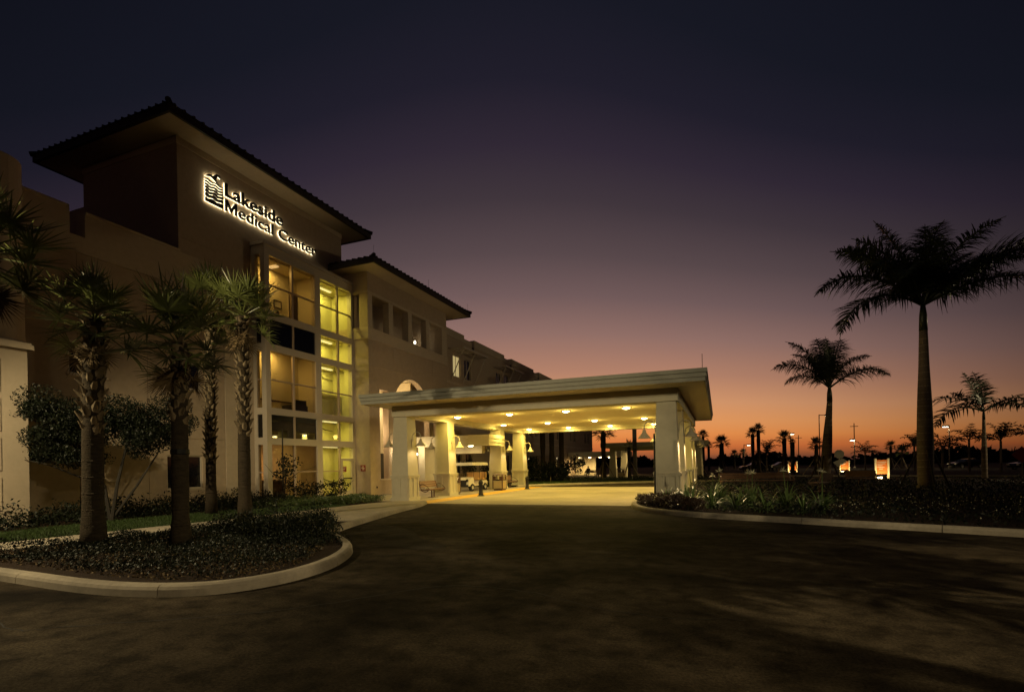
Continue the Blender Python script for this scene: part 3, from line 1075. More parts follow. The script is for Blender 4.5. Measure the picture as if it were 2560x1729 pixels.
# long rear wing
wg = MB()
wops = []
ystart = [37.9 + 8.9 * k for k in range(6)]
for y in ystart:
    for zb, zt in ((9.0, 10.75), (4.9, 6.6), (1.0, 2.7)):
        wops += [(y, y + 1.35, zb, zt), (y + 2.0, y + 3.35, zb, zt)]
cells(wg, 'Y', -20.4, -20.0, (34.95, 88), (0, 12.1), wops)
wg.box(-34, -20.4, 87.6, 88, 0, 12.1).box(-34, -20.4, 34.95, 35.3, 8, 12.1)
WG = wg.build('wing_wall', 'stucco', B)
MB().box(-34, -20.4, 35, 88, 11.5, 11.7).build('flat_roof', 'dark_trim', B)
pp = MB()
for k in range(7):
    y0 = 33.0 + 8.95 * k
    pp.box(-20.42, -19.96, max(y0, 34.97), y0 + 8.9 - 1.95, 12.1, 12.72)
    pp.box(-20.40, -19.98, y0 + 8.9 - 1.95, y0 + 8.9 - .45, 12.1, 12.45)
pp.build('parapet', 'stucco_band', B)
for k in range(6):
    y0 = 33.0 + 8.95 * (k + 1)
    MB().box(-20.02, -19.96, y0 - .45, y0 - .05, 11.2, 12.05).build('scupper', 'dark_trim', B)
MB().box(-20.0, -19.95, 34.97, 88, 8.3, 8.5).build('ledge', 'stucco_band', B)
MB().box(-20.0, -19.95, 34.97, 88, 4.0, 4.2).build('ledge', 'stucco_band', B)
wi = 0
for y in ystart:
    for zb, zt in ((9.0, 10.75), (4.9, 6.6), (1.0, 2.7)):
        for o in (0, 2.0):
            lit = (y < 40 and zb > 8 and o == 0)
            window_y(-20.0, y + o, y + o + 1.35, zb, zt, B, 'window_lit' if lit else 'dark_pane', 2, 1, 0.16)
    # metal sunshade over the top windows, held by diagonal struts
    if y < 60:
        sh = MB()
        sh.box(-18.75, -18.65, y - .7, y + 4.1, 11.02, 11.14)
        for k in range(5):
            sh.box(-19.98, -18.75, y - .7 + k * 1.15, y - .6 + k * 1.15, 11.04, 11.10)
        for k in range(5):
            sh.box(-19.9 + k * .24, -19.82 + k * .24, y - .6, y + 4.0, 11.06, 11.08)
        S_ = sh.build('sunshade', 'window_frame', B)
        for yy in (y - .4, y + 1.7, y + 3.8):
            MB().tube([(-18.8, yy, 11.02), (-19.97, yy, 8.6)], .045, 6).build('strut', 'window_frame', S_)
# end pier at the far left: panelled square base, cap slab, round column
PR = MB()
PR.box(-21.0, -19.3, 7.6, 9.3, 0, 5.36)
P_ = PR.build('corner_pier', 'stucco_band', B)
MB().box(-21.05, -19.18, 7.48, 9.42, 5.36, 5.50).box(-21.05, -19.22, 7.52, 9.38, 5.50, 5.56).build('cap', 'stucco_band', P_)
MB().lathe([(.88, 5.56), (.88, 5.64), (.80, 5.70), (.78, 5.9), (.76, 11.2)], 28, (-20.35, 8.9, 0)).build('round_column', 'stucco_band', P_)
for z in (0.6, 1.75, 2.9, 4.05):
    fm = MB()
    for a, b in ((7.95, 7.99), (8.6, 8.64)):
        fm.box(-19.3, -19.28, a, b, z, z + .95)
    fm.box(-19.3, -19.28, 7.99, 8.6, z, z + .04).box(-19.3, -19.28, 7.99, 8.6, z + .91, z + .95)
    fm.build('panel_frame', 'stucco_band', P_)

# ------------------------------------------------------------------ lit wall sign
def text_letters(body, y0, y1, zbase, cap, bold):
    cu = bpy.data.curves.new('text', 'FONT')
    cu.body = body
    cu.size = 1.0
    cu.extrude = 0.04
    cu.offset = bold
    cu.resolution_u = 3
    o = bpy.data.objects.new('text', cu)
    COL.objects.link(o)
    bpy.context.view_layer.update()
    dg = bpy.context.evaluated_depsgraph_get()
    me = bpy.data.meshes.new_from_object(o.evaluated_get(dg))
    bpy.data.objects.remove(o)
    n = len(me.vertices)
    par_ = list(range(n))

    def find(a):
        while par_[a] != a:
            par_[a] = par_[par_[a]]
            a = par_[a]
        return a
    for e in me.edges:
        a, b = find(e.vertices[0]), find(e.vertices[1])
        par_[a] = b
    co = np.array([v.co[:] for v in me.vertices])
    comp = {}
    for i in range(n):
        comp.setdefault(find(i), []).append(i)
    grp = [[co[c][:, 0].min(), co[c][:, 0].max(), set(c)] for c in comp.values()]
    grp.sort(key=lambda g: g[0])
    out = []
    for g in grp:
        if out and g[0] < out[-1][1] - 0.6 * (min(g[1] - g[0], out[-1][1] - out[-1][0])):
            out[-1][1] = max(out[-1][1], g[1])
            out[-1][2] |= g[2]
        else:
            out.append(g)
    capz = 0.729
    xmin, xmax = co[:, 0].min(), co[:, 0].max()
    res = []
    for g in out:
        idx = sorted(g[2])
        mp_ = {v: k for k, v in enumerate(idx)}
        vs_ = [(0.0 + co[i][2], y0 + (co[i][0] - xmin) / (xmax - xmin) * (y1 - y0), zbase + co[i][1] / capz * cap) for i in idx]
        fs = [tuple(mp_[v] for v in p.vertices) for p in me.polygons if p.vertices[0] in g[2]]
        res.append((vs_, fs))
    return res


SG = thing('wall_sign', 'backlit black letters reading Lakeside Medical Center with wave and bird logo on tower', 'sign', (XT, 17, 13.4))


def halo_part(name, vs_, fs):
    o = MB().add([(XT + 0.125 + x, y, z) for x, y, z in vs_], fs).build(name, 'letter_black', SG)
    yc = sum(v[1] for v in vs_) / len(vs_)
    zc = sum(v[2] for v in vs_) / len(vs_)
    MB().add([(XT + 0.07 + x * .25, y, z) for x, y, z in vs_], fs).build('halo', 'halo_white', o)


for body, y0, y1, zb, cap, bold in (('Lakeside', 17.44, 20.83, 14.15, 0.60, 0.018), ('Medical Center', 17.45, 23.22, 13.46, 0.545, 0.008)):
    for li, (vs_, fs) in enumerate(text_letters(body, y0, y1, zb, cap, bold)):
        if li == 0 and body[0] == 'M':                      # capital M from four strokes
            ya, yb = min(v[1] for v in vs_), max(v[1] for v in vs_)
            w, ym, zt = .095, (min(v[1] for v in vs_) + max(v[1] for v in vs_)) / 2, zb + cap
            mb = MB()
            for q4 in ([(ya, zb), (ya + w, zb), (ya + w, zt), (ya, zt)], [(yb - w, zb), (yb, zb), (yb, zt), (yb - w, zt)],
                       [(ya + w, zt), (ya + w, zt - .2), (ym, zb + .02), (ym, zb + .2)], [(yb - w, zt), (ym, zb + .2), (ym, zb + .02), (yb - w, zt - .2)]):
                mb.extrude([(-.04, y, z) for y, z in q4], (.08, 0, 0))
            vs_, fs = mb.v, mb.f
        halo_part('letter', vs_, fs)


def wave_band(z0, z1, amp, ph, flatbot=False):
    n = 18
    t, b = [], []
    for k in range(n + 1):
        u = k / n
        y = 16.46 + u * .86
        w = amp * math.sin(u * 4 * math.pi + ph)
        t.append((y, z1 + w))
        b.append((y, z0 if flatbot else z0 + w * .9))
    poly = t + b[::-1]
    m = MB().extrude([(-0.04, y, z) for y, z in poly], (.08, 0, 0))
    # strip caps so the concave outline fills cleanly
    mb = MB()
    vs_ = [(-.04, *p) for p in t] + [(-.04, *p) for p in b] + [(.04, *p) for p in t] + [(.04, *p) for p in b]
    N_ = n + 1
    fs = []
    for k in range(n):
        fs += [(k, k + 1, N_ + k + 1, N_ + k), (2 * N_ + k, 3 * N_ + k, 3 * N_ + k + 1, 2 * N_ + k + 1),
               (k, 2 * N_ + k, 2 * N_ + k + 1, k + 1), (N_ + k, N_ + k + 1, 3 * N_ + k + 1, 3 * N_ + k)]
    fs += [(0, N_, 3 * N_, 2 * N_), (n, 2 * N_ + n, 3 * N_ + n, N_ + n)]
    return vs_, fs


zz = 14.45
for i, (th, gap) in enumerate(((.035, .075), (.05, .07), (.065, .06), (.08, .055), (.10, .05), (.12, .05))):
    vs_, fs = wave_band(zz - th, zz, .030, i * .5)
    halo_part('logo_wave', vs_, fs)
    zz -= th + gap
vs_, fs = wave_band(13.47, zz - .01, .03, 3.0, True)
halo_part('logo_wave', vs_, fs)
for pts in ([(16.46, 14.56), (16.58, 14.68), (16.72, 14.74), (16.84, 14.70), (16.93, 14.60), (16.86, 14.62), (16.74, 14.64), (16.6, 14.60)],
            [(16.80, 14.62), (16.90, 14.80), (17.02, 14.90), (17.14, 14.88), (17.24, 14.78), (17.12, 14.82), (17.04, 14.78), (16.98, 14.62), (17.06, 14.50), (16.94, 14.56)]):
    n = len(pts)
    vs_ = [(-.04, y, z) for y, z in pts] + [(.04, y, z) for y, z in pts]
    fs = [tuple(range(n)), tuple(range(2 * n - 1, n - 1, -1))] + [(i, n + i, n + (i + 1) % n, (i + 1) % n) for i in range(n)]
    halo_part('logo_bird', vs_, fs)


def small_sign(name, label, y_face, loc, lines, w=.33, h=.36):
    """flat sign facing -Y"""
    x, y, z = loc
    t = thing(name, label, 'sign', loc)
    MB().box(x - w / 2, x + w / 2, y - .02, y, z - h / 2, z + h / 2).build('board', 'sign_red', t)
    for k, (a, b) in enumerate(lines):
        zz_ = z + h / 2 - .09 - k * .085
        MB().box(x + a * w, x + b * w, y - .024, y - .021, zz_ - .017, zz_ + .017).build('text_line', 'sign_white', t)


small_sign('notice_sign', 'small square red notice on stucco wall beside the stair door', 0, (-19.45, Y0 - .002, 1.62), [(-.3, .2), (-.36, .34), (-.2, .3)])
t_ = thing('notice_sign', 'small red notice fixed on glass of the stair door', 'sign', (-20.08, 24.5, 1.58))
MB().box(-20.085, -20.075, 24.33, 24.68, 1.42, 1.74).build('board', 'sign_red', t_)
for k in range(3):
    MB().box(-20.074, -20.072, 24.38, 24.62 - .06 * k, 1.66 - k * .09, 1.69 - k * .09).build('text_line', 'sign_white', t_)


def sconce(loc, label, power=45, r=.16, name='wall_sconce'):
    x, y, z = loc
    t = thing(name, label, 'lamp', loc)
    MB().lathe([(r * .5, -.06), (r, -.04), (r, .06), (r * .7, .14), (.02, .16)], 14, loc).build('lens', 'lens_white', t, True)
    MB().box(x - r * 1.1, x - r * .4, y - .1, y + .1, z - .14, z - .06).build('bracket', 'lamp_metal', t)
    l = bpy.data.lights.new('sconce_light', 'POINT')
    l.energy = power * 1.2
    l.color = (1.0, .74, .38)
    l.shadow_soft_size = r * 1.3
    o = bpy.data.objects.new('sconce_light', l)
    COL.objects.link(o)
    o.location = (x + .12, y, z + .25)
    o.parent = t
    o.matrix_parent_inverse = PINV[t.name]


sconce((-20.2, 27.0, 3.55), 'bright sconce in the tall opening of the portico nearest the stair bay', 120)
sconce((-21.9, 30.0, 5.2), 'bright sconce high inside the portico arch', 160)
sconce((-18.7, 28.0, 2.45), 'left of two bright sconces behind the first canopy columns', 40)
sconce((-18.7, 29.9, 2.45), 'right of two bright sconces behind the first canopy columns', 40)
sconce((-21.0, 33.8, 10.9), 'small white lamp in the last loggia opening below the lower hip roof', 3, .06)

# ------------------------------------------------------------------ entrance canopy (porte-cochere)
CN = thing('entrance_canopy', 'large flat-roofed drive-through canopy on eight tapered columns with lit ceiling', 'canopy', (-8, 29.6, 0))
CX0, CX1, CY0, CY1 = -15.5, -0.33, 19.97, 39.8
MB().box(CX0 + .1, CX1 - .1, CY0 + .1, CY1 - .1, 4.58, 4.97).build('roof_slab', 'soffit_paint', CN)
for k, (a, b, o) in enumerate(((4.565, 4.70, .07), (4.715, 4.86, .035), (4.875, 5.02, 0.0))):
    MB().box(CX0 - .0 + o, CX1 - o, CY0 + o, CY0 + .10, a, b).build('fascia_board', 'fascia_metal', CN)
    MB().box(CX0 + o, CX1 - o, CY1 - .10, CY1 - o, a, b).build('fascia_board', 'fascia_metal', CN)
    MB().box(CX1 - .10, CX1 - o, CY0 + .10, CY1 - .10, a, b).build('fascia_board', 'fascia_metal', CN)
    MB().box(CX0 + o, CX0 + .10, CY0 + .10, CY1 - .10, a, b).build('fascia_board', 'fascia_metal', CN)
MB().box(-14.72, -1.46, 21.48, 22.2, 4.07, 4.58).build('beam', 'canopy_paint', CN)
MB().box(-14.72, -1.46, 37.55, 38.25, 4.07, 4.58).build('beam', 'canopy_paint', CN)
MB().box(-14.72, -13.95, 22.2, 37.55, 4.07, 4.58).build('beam', 'canopy_paint', CN)
MB().box(-2.2, -1.46, 22.2, 37.55, 4.07, 4.58).build('beam', 'canopy_paint', CN)
MB().box(-13.95, -2.2, 22.2, 37.55, 4.33, 4.4).build('ceiling', 'soffit_paint', CN)
MB().tube([(-.5, 20.15, 5.0), (-.5, 20.15, 5.55)], .01, 4).build('lightning_rod', 'pole_metal', CN)
colY = [21.47, 25.56, 33.07, 37.35]


def column(parent, cx, cy, top, s=1.0, name='column', mat='canopy_paint'):
    sh = MB().frustum(cx, cy, .93 * s, .93 * s, 1.26, .74 * s, .74 * s, top).build(name, mat, parent)
    MB().frustum(cx, cy, .95 * s, .95 * s, .18, .93 * s, .93 * s, 1.1).build('pedestal', mat, sh)
    MB().box(cx - .52 * s, cx + .52 * s, cy - .52 * s, cy + .52 * s, 0, .18).build('plinth', mat, sh)
    MB().box(cx - .505 * s, cx + .505 * s, cy - .505 * s, cy + .505 * s, 1.1, 1.19).box(cx - .53 * s, cx + .53 * s, cy - .53 * s, cy + .53 * s, 1.19, 1.26).build('cap', mat, sh)
    for dx in (-.38, 0, .38):
        for sgn in (-1, 1):
            MB().box(cx + dx * s - .05 * s, cx + dx * s + .05 * s, cy + sgn * .49 * s - .012, cy + sgn * .49 * s + .012, .182, 1.098).build('batten', mat, sh)
            MB().box(cx + sgn * .49 * s - .012, cx + sgn * .49 * s + .012, cy + dx * s - .05 * s, cy + dx * s + .05 * s, .182, 1.098).build('batten', mat, sh)
    return sh


for i, y in enumerate(colY):
    column(CN, -14.32, y + .48, 4.07)
    column(CN, -1.92, y + .48, 4.07)
outl = MB().box(-13.80, -13.785, 37.7, 37.8, .42, .54).build('outlet', 'dark_trim', CN)

rows = ['front', 'middle', 'back']
nth = ['first', 'second', 'third', 'fourth']
ring = MB().lathe([(.19, 0), (.25, 0), (.26, .03), (.19, .03)], 20, cap=False).mesh('trim_ring', 'lamp_metal')
lens = MB().lathe([(.001, -.075), (.08, -.065), (.15, -.03), (.19, 0), (.19, .01)], 18, cap=False).mesh('lens', 'lens', True)
dl = bpy.data.lights.new('downlight', 'AREA')
dl.shape = 'DISK'
dl.size = .30
dl.energy = 112
dl.color = (1.0, .74, .15)
dp = bpy.data.lights.new('lens_glow', 'POINT')
dp.energy = 27
dp.color = (1.0, .74, .15)
dp.shadow_soft_size = .17
for r, y in enumerate((25.45, 32.0, 37.0)):
    for c, x in enumerate((-13.2, -10.15, -7.1, -4.1)):
        t = thing('recessed_light', f'recessed ceiling light in the {rows[r]} row of the canopy, {nth[c]} from the left', 'ceiling light', (x, y, 4.325),
                  group='recessed lights in the canopy ceiling')
        place('trim_ring', ring, t, (0, 0, -.032))
        place('lens', lens, t, (0, 0, -.02))
        o = bpy.data.objects.new('downlight', dl)
        COL.objects.link(o)
        o.parent = t
        o.location = (0, 0, -.12)
        o = bpy.data.objects.new('lens_glow', dp)
        COL.objects.link(o)
        o.parent = t
        o.location = (0, 0, -.30)


def gooseneck_proto():
    t = thing('gooseneck_lamp', '', 'lamp', (0, 0, 0), group='gooseneck lamps on the canopy columns')
    MB().box(0, .03, -.06, .06, -.28, .14).build('back_plate', 'lamp_metal', t, world=False)
    arc = [(.03, 0, 0), (.05, 0, .05), (.05, 0, .25)] + [(.05 + .22 * (1 - math.cos(a)), 0, .25 + .22 * math.sin(a)) for a in np.linspace(.3, math.pi, 8)] + [(.49, 0, .12)]
    MB().tube(arc, .022, 8).build('arm', 'lamp_metal', t, True, False)
    MB().lathe([(.03, .14), (.07, .12), (.085, .02), (.11, -.02), (.25, -.19), (.255, -.215), (.24, -.215), (.10, -.05), (.03, -.02)], 20, (.49, 0, 0), cap=False).build('shade', 'lamp_metal', t, True, False)
    MB().lathe([(.001, -.20), (.07, -.18), (.09, -.12), (.06, -.06)], 12, (.49, 0, 0), cap=False).build('bulb', 'lens_soft', t, True, False)
    o = spot_light('lamp_light', (.49, 0, -.23), 170, rad(150), .5, (1.0, .70, .34), parent=t, r=.06)
    return t


gp_ = gooseneck_proto()
weak_lamp = [c for c in gp_.children if c.type == 'LIGHT'][0].data.copy()
weak_lamp.energy = 30
first = True
for side, cx in (('right', -1.92), ('left', -14.32)):
    for i, y in enumerate(colY):
        for sgn in (-1, 1):
            inner = (sgn > 0) == (side == 'left')
            lab = f"gooseneck lamp on the {'drive' if inner else 'outer'} side of the {nth[i]} {side}-hand canopy column from the front"
            loc = (cx + sgn * .415, y + .48, 2.86)
            rz = 0 if sgn > 0 else math.pi
            if first:
                gp_.location = loc
                gp_.rotation_euler = (0, 0, rz)
                gp_['label'] = lab
                first = False
            else:
                gl_ = dup(gp_, loc, rz, lab)
                if side == 'left':
                    for ch in gl_.children:
                        if ch.type == 'LIGHT':
                            ch.data = weak_lamp

# lower covered walk between canopy and entrance
LC = thing('walkway_canopy', 'low flat canopy linking the left canopy columns to the hospital entrance', 'canopy', (-16, 32, 0))
MB().box(-18.9, -13.62, 30.47, 32.98, 3.0, 3.58).build('roof_slab', 'canopy_paint', LC)
for a, b, o in ((2.94, 3.16, .0), (3.165, 3.39, .025), (3.395, 3.63, .05)):
    MB().box(-18.9, -13.6 + o, 30.44 - o, 30.47, a, b).build('fascia_board', 'canopy_paint', LC)
    MB().box(-13.62, -13.6 + o, 30.47, 33.0, a, b).build('fascia_board', 'canopy_paint', LC)
MB().box(-18.9, -15.0, 32.4, 32.9, 2.5, 3.0).build('beam', 'canopy_paint', LC)
MB().box(-18.9, -18.4, 30.6, 32.4, 0, 3.0).build('end_wall', 'canopy_paint', LC)
for x in (-17.2, -15.4):
    place('lens', lens, LC, (0, 0, 0), world=True).location = (x, 31.5, 2.985)
    area_light('walk_light', (x, 31.5, 2.93), 30, .25)


# ------------------------------------------------------------------ street furniture under the canopy
def bench(label, loc, rz, group=None, wood='bench_wood', metal='bench_metal', L=1.75):
    t = thing('bench', label, 'bench', loc, rz, group)
    for k in range(4):
        MB().box(-.02 + k * .115, .08 + k * .115, -L / 2, L / 2, .43, .46).build('seat_slat', wood, t, world=False)
    for k in range(3):
        z = .54 + k * .115
        x = -.06 - k * .03
        MB().add([(x, -L / 2, z), (x, L / 2, z), (x - .028, L / 2, z + .1), (x - .028, -L / 2, z + .1), (x - .03, -L / 2, z), (x - .03, L / 2, z), (x - .058, L / 2, z + .1), (x - .058, -L / 2, z + .1)],
                 [(0, 1, 2, 3), (7, 6, 5, 4), (0, 4, 5, 1), (3, 2, 6, 7), (0, 3, 7, 4), (1, 5, 6, 2)]).build('back_slat', wood, t, world=False)
    for y in (-L / 2 + .03, L / 2 - .03):
        arc = [(-.15, y, .86), (-.09, y, .62), (-.02, y, .42)]
        MB().tube(arc, .022, 6).build('back_post', metal, t, world=False)
        arc = [(-.10, y, .66)] + [(-.10 + .56 * s, y, .68 + .07 * math.sin(s * 3.1) - .24 * s * s) for s in (.2, .4, .6, .8, 1.0)]
        MB().tube(arc, .020, 6).build('armrest', metal, t, world=False)
        under = [(-.06, y, .42)] + [(-.06 + .5 * s, y, .42 - .10 * math.sin(s * math.pi)) for s in (.2, .4, .6, .8, 1.0)]
        MB().tube(under, .02, 6).build('seat_bracket', metal, t, world=False)
    for y in (-.12, .12):
        MB().tube([(.17, y, 0), (.17, y, .40)], .035, 8).build('leg', metal, t, world=False)
    MB().box(-.05, .42, -L / 2, L / 2, .395, .42).build('seat_frame', metal, t, world=False)
    MB().box(.02, .34, -.28, .28, 0, .02).build('base_plate', metal, t, world=False)
    return t


bench('brown slatted bench between the first and second left canopy columns', (-14.35, 24.35, .014), 0)
bench('brown slatted bench behind the trash can, between the last left canopy columns', (-14.35, 35.45, .014), 0)


def bin_(label, loc, s=1.0):
    t = thing('trash_can', label, 'trash can', loc)
    MB().box(-.30, .30, -.30, .30, 0, .10).build('base', 'bench_metal', t, world=False)
    for sx in (-1, 1):
        for sy in (-1, 1):
            MB().box(sx * .33 - .03, sx * .33 + .03, sy * .33 - .03, sy * .33 + .03, .10, .98).build('corner_post', 'bench_metal', t, world=False)
    for a, b, c, d in ((-.30, .30, -.345, -.315), (-.30, .30, .315, .345), (-.345, -.315, -.30, .30), (.315, .345, -.30, .30)):
        MB().box(a, b, c, d, .13, .56).build('side_panel', 'tan_panel', t, world=False)
    MB().box(-.36, .36, -.36, .36, .58, .63).build('collar', 'lamp_metal', t, world=False)
    for a, b, c, d in ((-.30, -.12, -.345, -.315), (.12, .30, -.345, -.315), (.315, .345, -.30, -.1), (.315, .345, .1, .3)):
        MB().box(a, b, c, d, .65, .93).build('hood_panel', 'bench_metal', t, world=False)
    MB().box(-.28, .28, -.28, .28, .64, .70).build('liner', 'black_metal', t, world=False)
    MB().lathe([(.50, .98), (.50, 1.02), (.3, 1.07), (.02, 1.09)], 4, (0, 0, 0)).build('lid', 'bench_metal', t, world=False)
    t.scale = (s, s, s)
    return t


bin_('square tan trash can with dark hood in front of the third left column', (-13.45, 31.75, .014))
bin_('square trash can half hidden behind the second left canopy column', (-14.42, 27.0, .014))
BPROF = [(.21, 0), (.21, .02), (.15, .04), (.12, .12), (.125, .15), (.105, .17), (.10, .55), (.11, .57), (.11, .62), (.10, .66), (.125, .68), (.125, .72), (.10, .80), (.05, .86), (.01, .88)]
bm = MB().lathe(BPROF, 16).mesh('bollard', 'black_metal', True)
tag(place('bollard', bm, None, (-11.95, 25.6, .014)), 'black bollard in front of the golf cart', 'bollard', 'bollards along the yellow strip')
tag(place('bollard', bm, None, (-12.05, 33.2, .014)), 'black bollard at the last left canopy column', 'bollard', 'bollards along the yellow strip')
t = thing('sign_post', 'thin dark pole standing against the front right canopy column', 'post', (-2.28, 20.6, .1))
MB().tube([(-2.28, 20.6, 0), (-2.28, 20.6, 2.75)], .035, 6).build('pole', 'black_metal', t)
MB().box(-2.30, -2.26, 20.62, 20.65, 2.1, 2.7).build('bracket', 'black_metal', t)

# golf cart, nose towards the camera
GC = thing('golf_cart', 'white golf cart with long roof and tan seats parked by the entrance', 'golf cart', (-15.35, 31.4, .014), rad(-4))


def part(mb, name, mat, parent, smooth=False):
    return mb.build(name, mat, parent, smooth, False)


body = MB()
prof = [(-1.30, .32), (-1.34, .50), (-1.20, .78), (-.95, .88), (-.72, .90), (-.60, .42), (.15, .40), (.28, .62), (1.05, .66), (1.22, .55), (1.22, .32)]
n = len(prof)
vs_ = [(-.58 if 0 < i < n - 1 else -.55, y, z) for i, (y, z) in enumerate(prof)] + [(.58 if 0 < i < n - 1 else .55, y, z) for i, (y, z) in enumerate(prof)]
body.add(vs_, [(i, (i + 1) % n, n + (i + 1) % n, n + i) for i in range(n)] + [(4, 3, 2, 1, 0, 10, 6, 5), (10, 9, 8, 7, 6), (n + 0, n + 1, n + 2, n + 3, n + 4, n + 5, n + 6, n + 10), (n + 6, n + 7, n + 8, n + 9, n + 10)])
part(body, 'body', 'cart_white', GC)
part(MB().box(-.40, .40, -1.36, -1.30, .42, .72), 'grille', 'tyre', GC)
part(MB().box(-.56, .56, -1.42, -1.33, .30, .42), 'bumper', 'tyre', GC)
for s in (-1, 1):
    part(MB().lathe([(.001, 0), (.09, .02), (.10, .05)], 12, (0, 0, 0), cap=False), 'headlight', 'car_glass', GC).matrix_basis = Matrix.Translation((s * .46, -1.30, .68)) @ Matrix.Rotation(rad(70), 4, 'X')
    for y in (-.86, .86):
        w = part(MB().lathe([(.13, -.09), (.225, -.09), (.24, -.05), (.24, .05), (.225, .09), (.13, .09)], 18, cap=False), 'wheel', 'tyre', GC, True)
        w.matrix_basis = Matrix.Translation((s * .52, y, .24)) @ Matrix.Rotation(rad(90), 4, 'Y')
        part(MB().lathe([(.001, .05 * s), (.05, .06 * s), (.13, .03 * s), (.14, .085 * s)], 14, cap=False), 'rim', 'rim', w)
        part(MB().tube([(s * .52, y + .30 * math.cos(a), .26 + .30 * math.sin(a)) for a in np.linspace(0, math.pi, 9)], .045, 6), 'fender', 'tyre', GC)
    for (y0, y1, x) in ((-.66, -.50, .54), (.95, .92, .54), (.2, .2, .55)):
        part(MB().tube([(s * x, y0, .72), (s * x, y1, 1.74)], .018, 6), 'roof_strut', 'tyre', GC)
roof = MB()
RP = [(-.62, -.92), (.62, -.92), (.66, -.8), (.66, 1.15), (.6, 1.28), (-.6, 1.28), (-.66, 1.15), (-.66, -.8)]
roof.prism(RP, 1.74, 1.80).prism([(x * .94, y * .96) for x, y in RP], 1.80, 1.85)
part(roof, 'roof', 'cart_roof', GC)
part(MB().box(-.64, -.62, -.9, 1.2, 1.66, 1.74).box(.62, .64, -.9, 1.2, 1.66, 1.74).box(-.62, .62, -.92, -.90, 1.66, 1.74), 'roof_valance', 'cart_roof', GC)
for y in (.20, .95):
    part(MB().box(-.52, .52, y - .25, y + .15, .70, .82), 'seat', 'cart_seat', GC)
    part(MB().box(-.52, .52, y + .12, y + .22, .82, 1.20), 'backrest', 'cart_seat', GC)
part(MB().add([(-.50, -.70, .90), (.50, -.70, .90), (.50, -.56, 1.66), (-.50, -.56, 1.66)], [(0, 1, 2, 3)]), 'windshield', 'pane_tint', GC)
part(MB().tube([(-.28, -.45, .82), (-.28, -.28, 1.02)], .02, 6), 'steering_column', 'tyre', GC)
part(MB().tube([(-.28 + .16 * math.cos(a), -.28, 1.02 + .16 * math.sin(a)) for a in np.linspace(0, 2 * math.pi, 13)], .014, 5), 'steering_wheel', 'tyre', GC)

# small fittings on the walls behind the columns
for i, (x, y, lab) in enumerate(((-18.9, 28.1, 'left of two small dark wall boxes behind the first bench'), (-18.9, 29.15, 'right of two small dark wall boxes behind the first bench'))):
    tag(MB().box(x - .05, x + .04, y - .12, y + .12, 1.25, 1.72).box(x + .04, x + .06, y - .09, y + .09, 1.3, 1.66).build('wall_box', 'wood_dark'), lab, 'wall box')

# ------------------------------------------------------------------ palms
FR = {}


def fan_mesh(elev, var, mat, nseg=24, nsec=3):
    """fan leaf on a stalk, unit length, built in its own vertical plane so that it hangs under gravity"""
    key = ('fan', elev, var, mat, nseg)
    if key in FR:
        return FR[key]
    rnd = random.Random(hash((elev, var, 11)))
    mb = MB()
    d = Vector((math.cos(rad(elev)), 0, math.sin(rad(elev))))
    p = Vector((0, 0, 0))
    pts = [p.copy()]
    for k in range(4):
        d = (d + Vector((0, 0, -.05))).normalized()
        p = p + d * .13
        pts.append(p.copy())
    mb.tube(pts, [.016, .013, .011, .010, .009], 5)
    side = Vector((0, 1, 0))
    up = side.cross(d) * -1
    if up.z < 0 and elev > -60:
        up = -up
    for k in range(nseg):
        th = rad(-128 + 256 * k / (nseg - 1)) + rnd.uniform(-.04, .04)
        fold = .35 * abs(math.sin(th))
        dd = (d * math.cos(th) + side * math.sin(th) + up * fold).normalized()
        sd = (side * math.cos(th) - d * math.sin(th)).normalized()
        sd = (sd + up * rnd.uniform(-.5, .5)).normalized()
        L = (.52 - .14 * abs(th) / 2.2) * rnd.uniform(.85, 1.08)
        mb.ribbon(p, dd, sd, L, .036 * 24 / nseg, rnd.uniform(.0, .09) + (.45 if rnd.random() < .10 else 0), nsec, .25)
    FR[key] = mb.mesh('frond', mat)
    return FR[key]


def pin_mesh(elev, var, mat, nleaf=46, bend=1.0, width=1.0, nsec=3, droop=.16):
    """feather leaf, unit length"""
    key = ('pin', elev, var, mat, nleaf, bend, width, droop)
    if key in FR:
        return FR[key]
    rnd = random.Random(hash((elev, var, 5)))
    mb = MB()
    ang = rad(elev)
    p = Vector((0, 0, 0))
    n = 14
    pts, dirs = [p.copy()], []
    for k in range(n):
        t = k / n
        a = ang - bend * rad(105) * t ** 1.5 * (1.0 if elev < 75 else .55)
        d = Vector((math.cos(a), 0, math.sin(a)))
        dirs.append(d)
        p = p + d / n
        pts.append(p.copy())
    dirs.append(dirs[-1])
    mb.tube(pts, [.014 * (1 - .85 * k / n) + .001 for k in range(n + 1)], 5)
    side = Vector((0, 1, 0))
    for k in range(nleaf):
        t = .14 + .86 * (k + rnd.random() * .6) / nleaf
        i = min(int(t * n), n - 1)
        pp = pts[i].lerp(pts[i + 1], t * n - i)
        d = dirs[i]
        up = Vector((-d.z, 0, d.x))
        prof = math.sin(math.pi * min(1, .18 + t * .86)) ** .6
        for s in (-1, 1):
            lift = rnd.choice((-.35, .1, .5, .75))
            dd = (d * rnd.uniform(.55, .85) + side * s + up * lift).normalized()
            sd = d.cross(dd).cross(dd) + up * rnd.uniform(-.3, .3)
            mb.ribbon(pp, dd, sd, .25 * width * prof * rnd.uniform(.75, 1.1), .0115 * (150 / nleaf) ** .58, droop * rnd.uniform(1.6, 4.6), nsec, .5)
    FR[key] = mb.mesh('frond', mat)
    return FR[key]


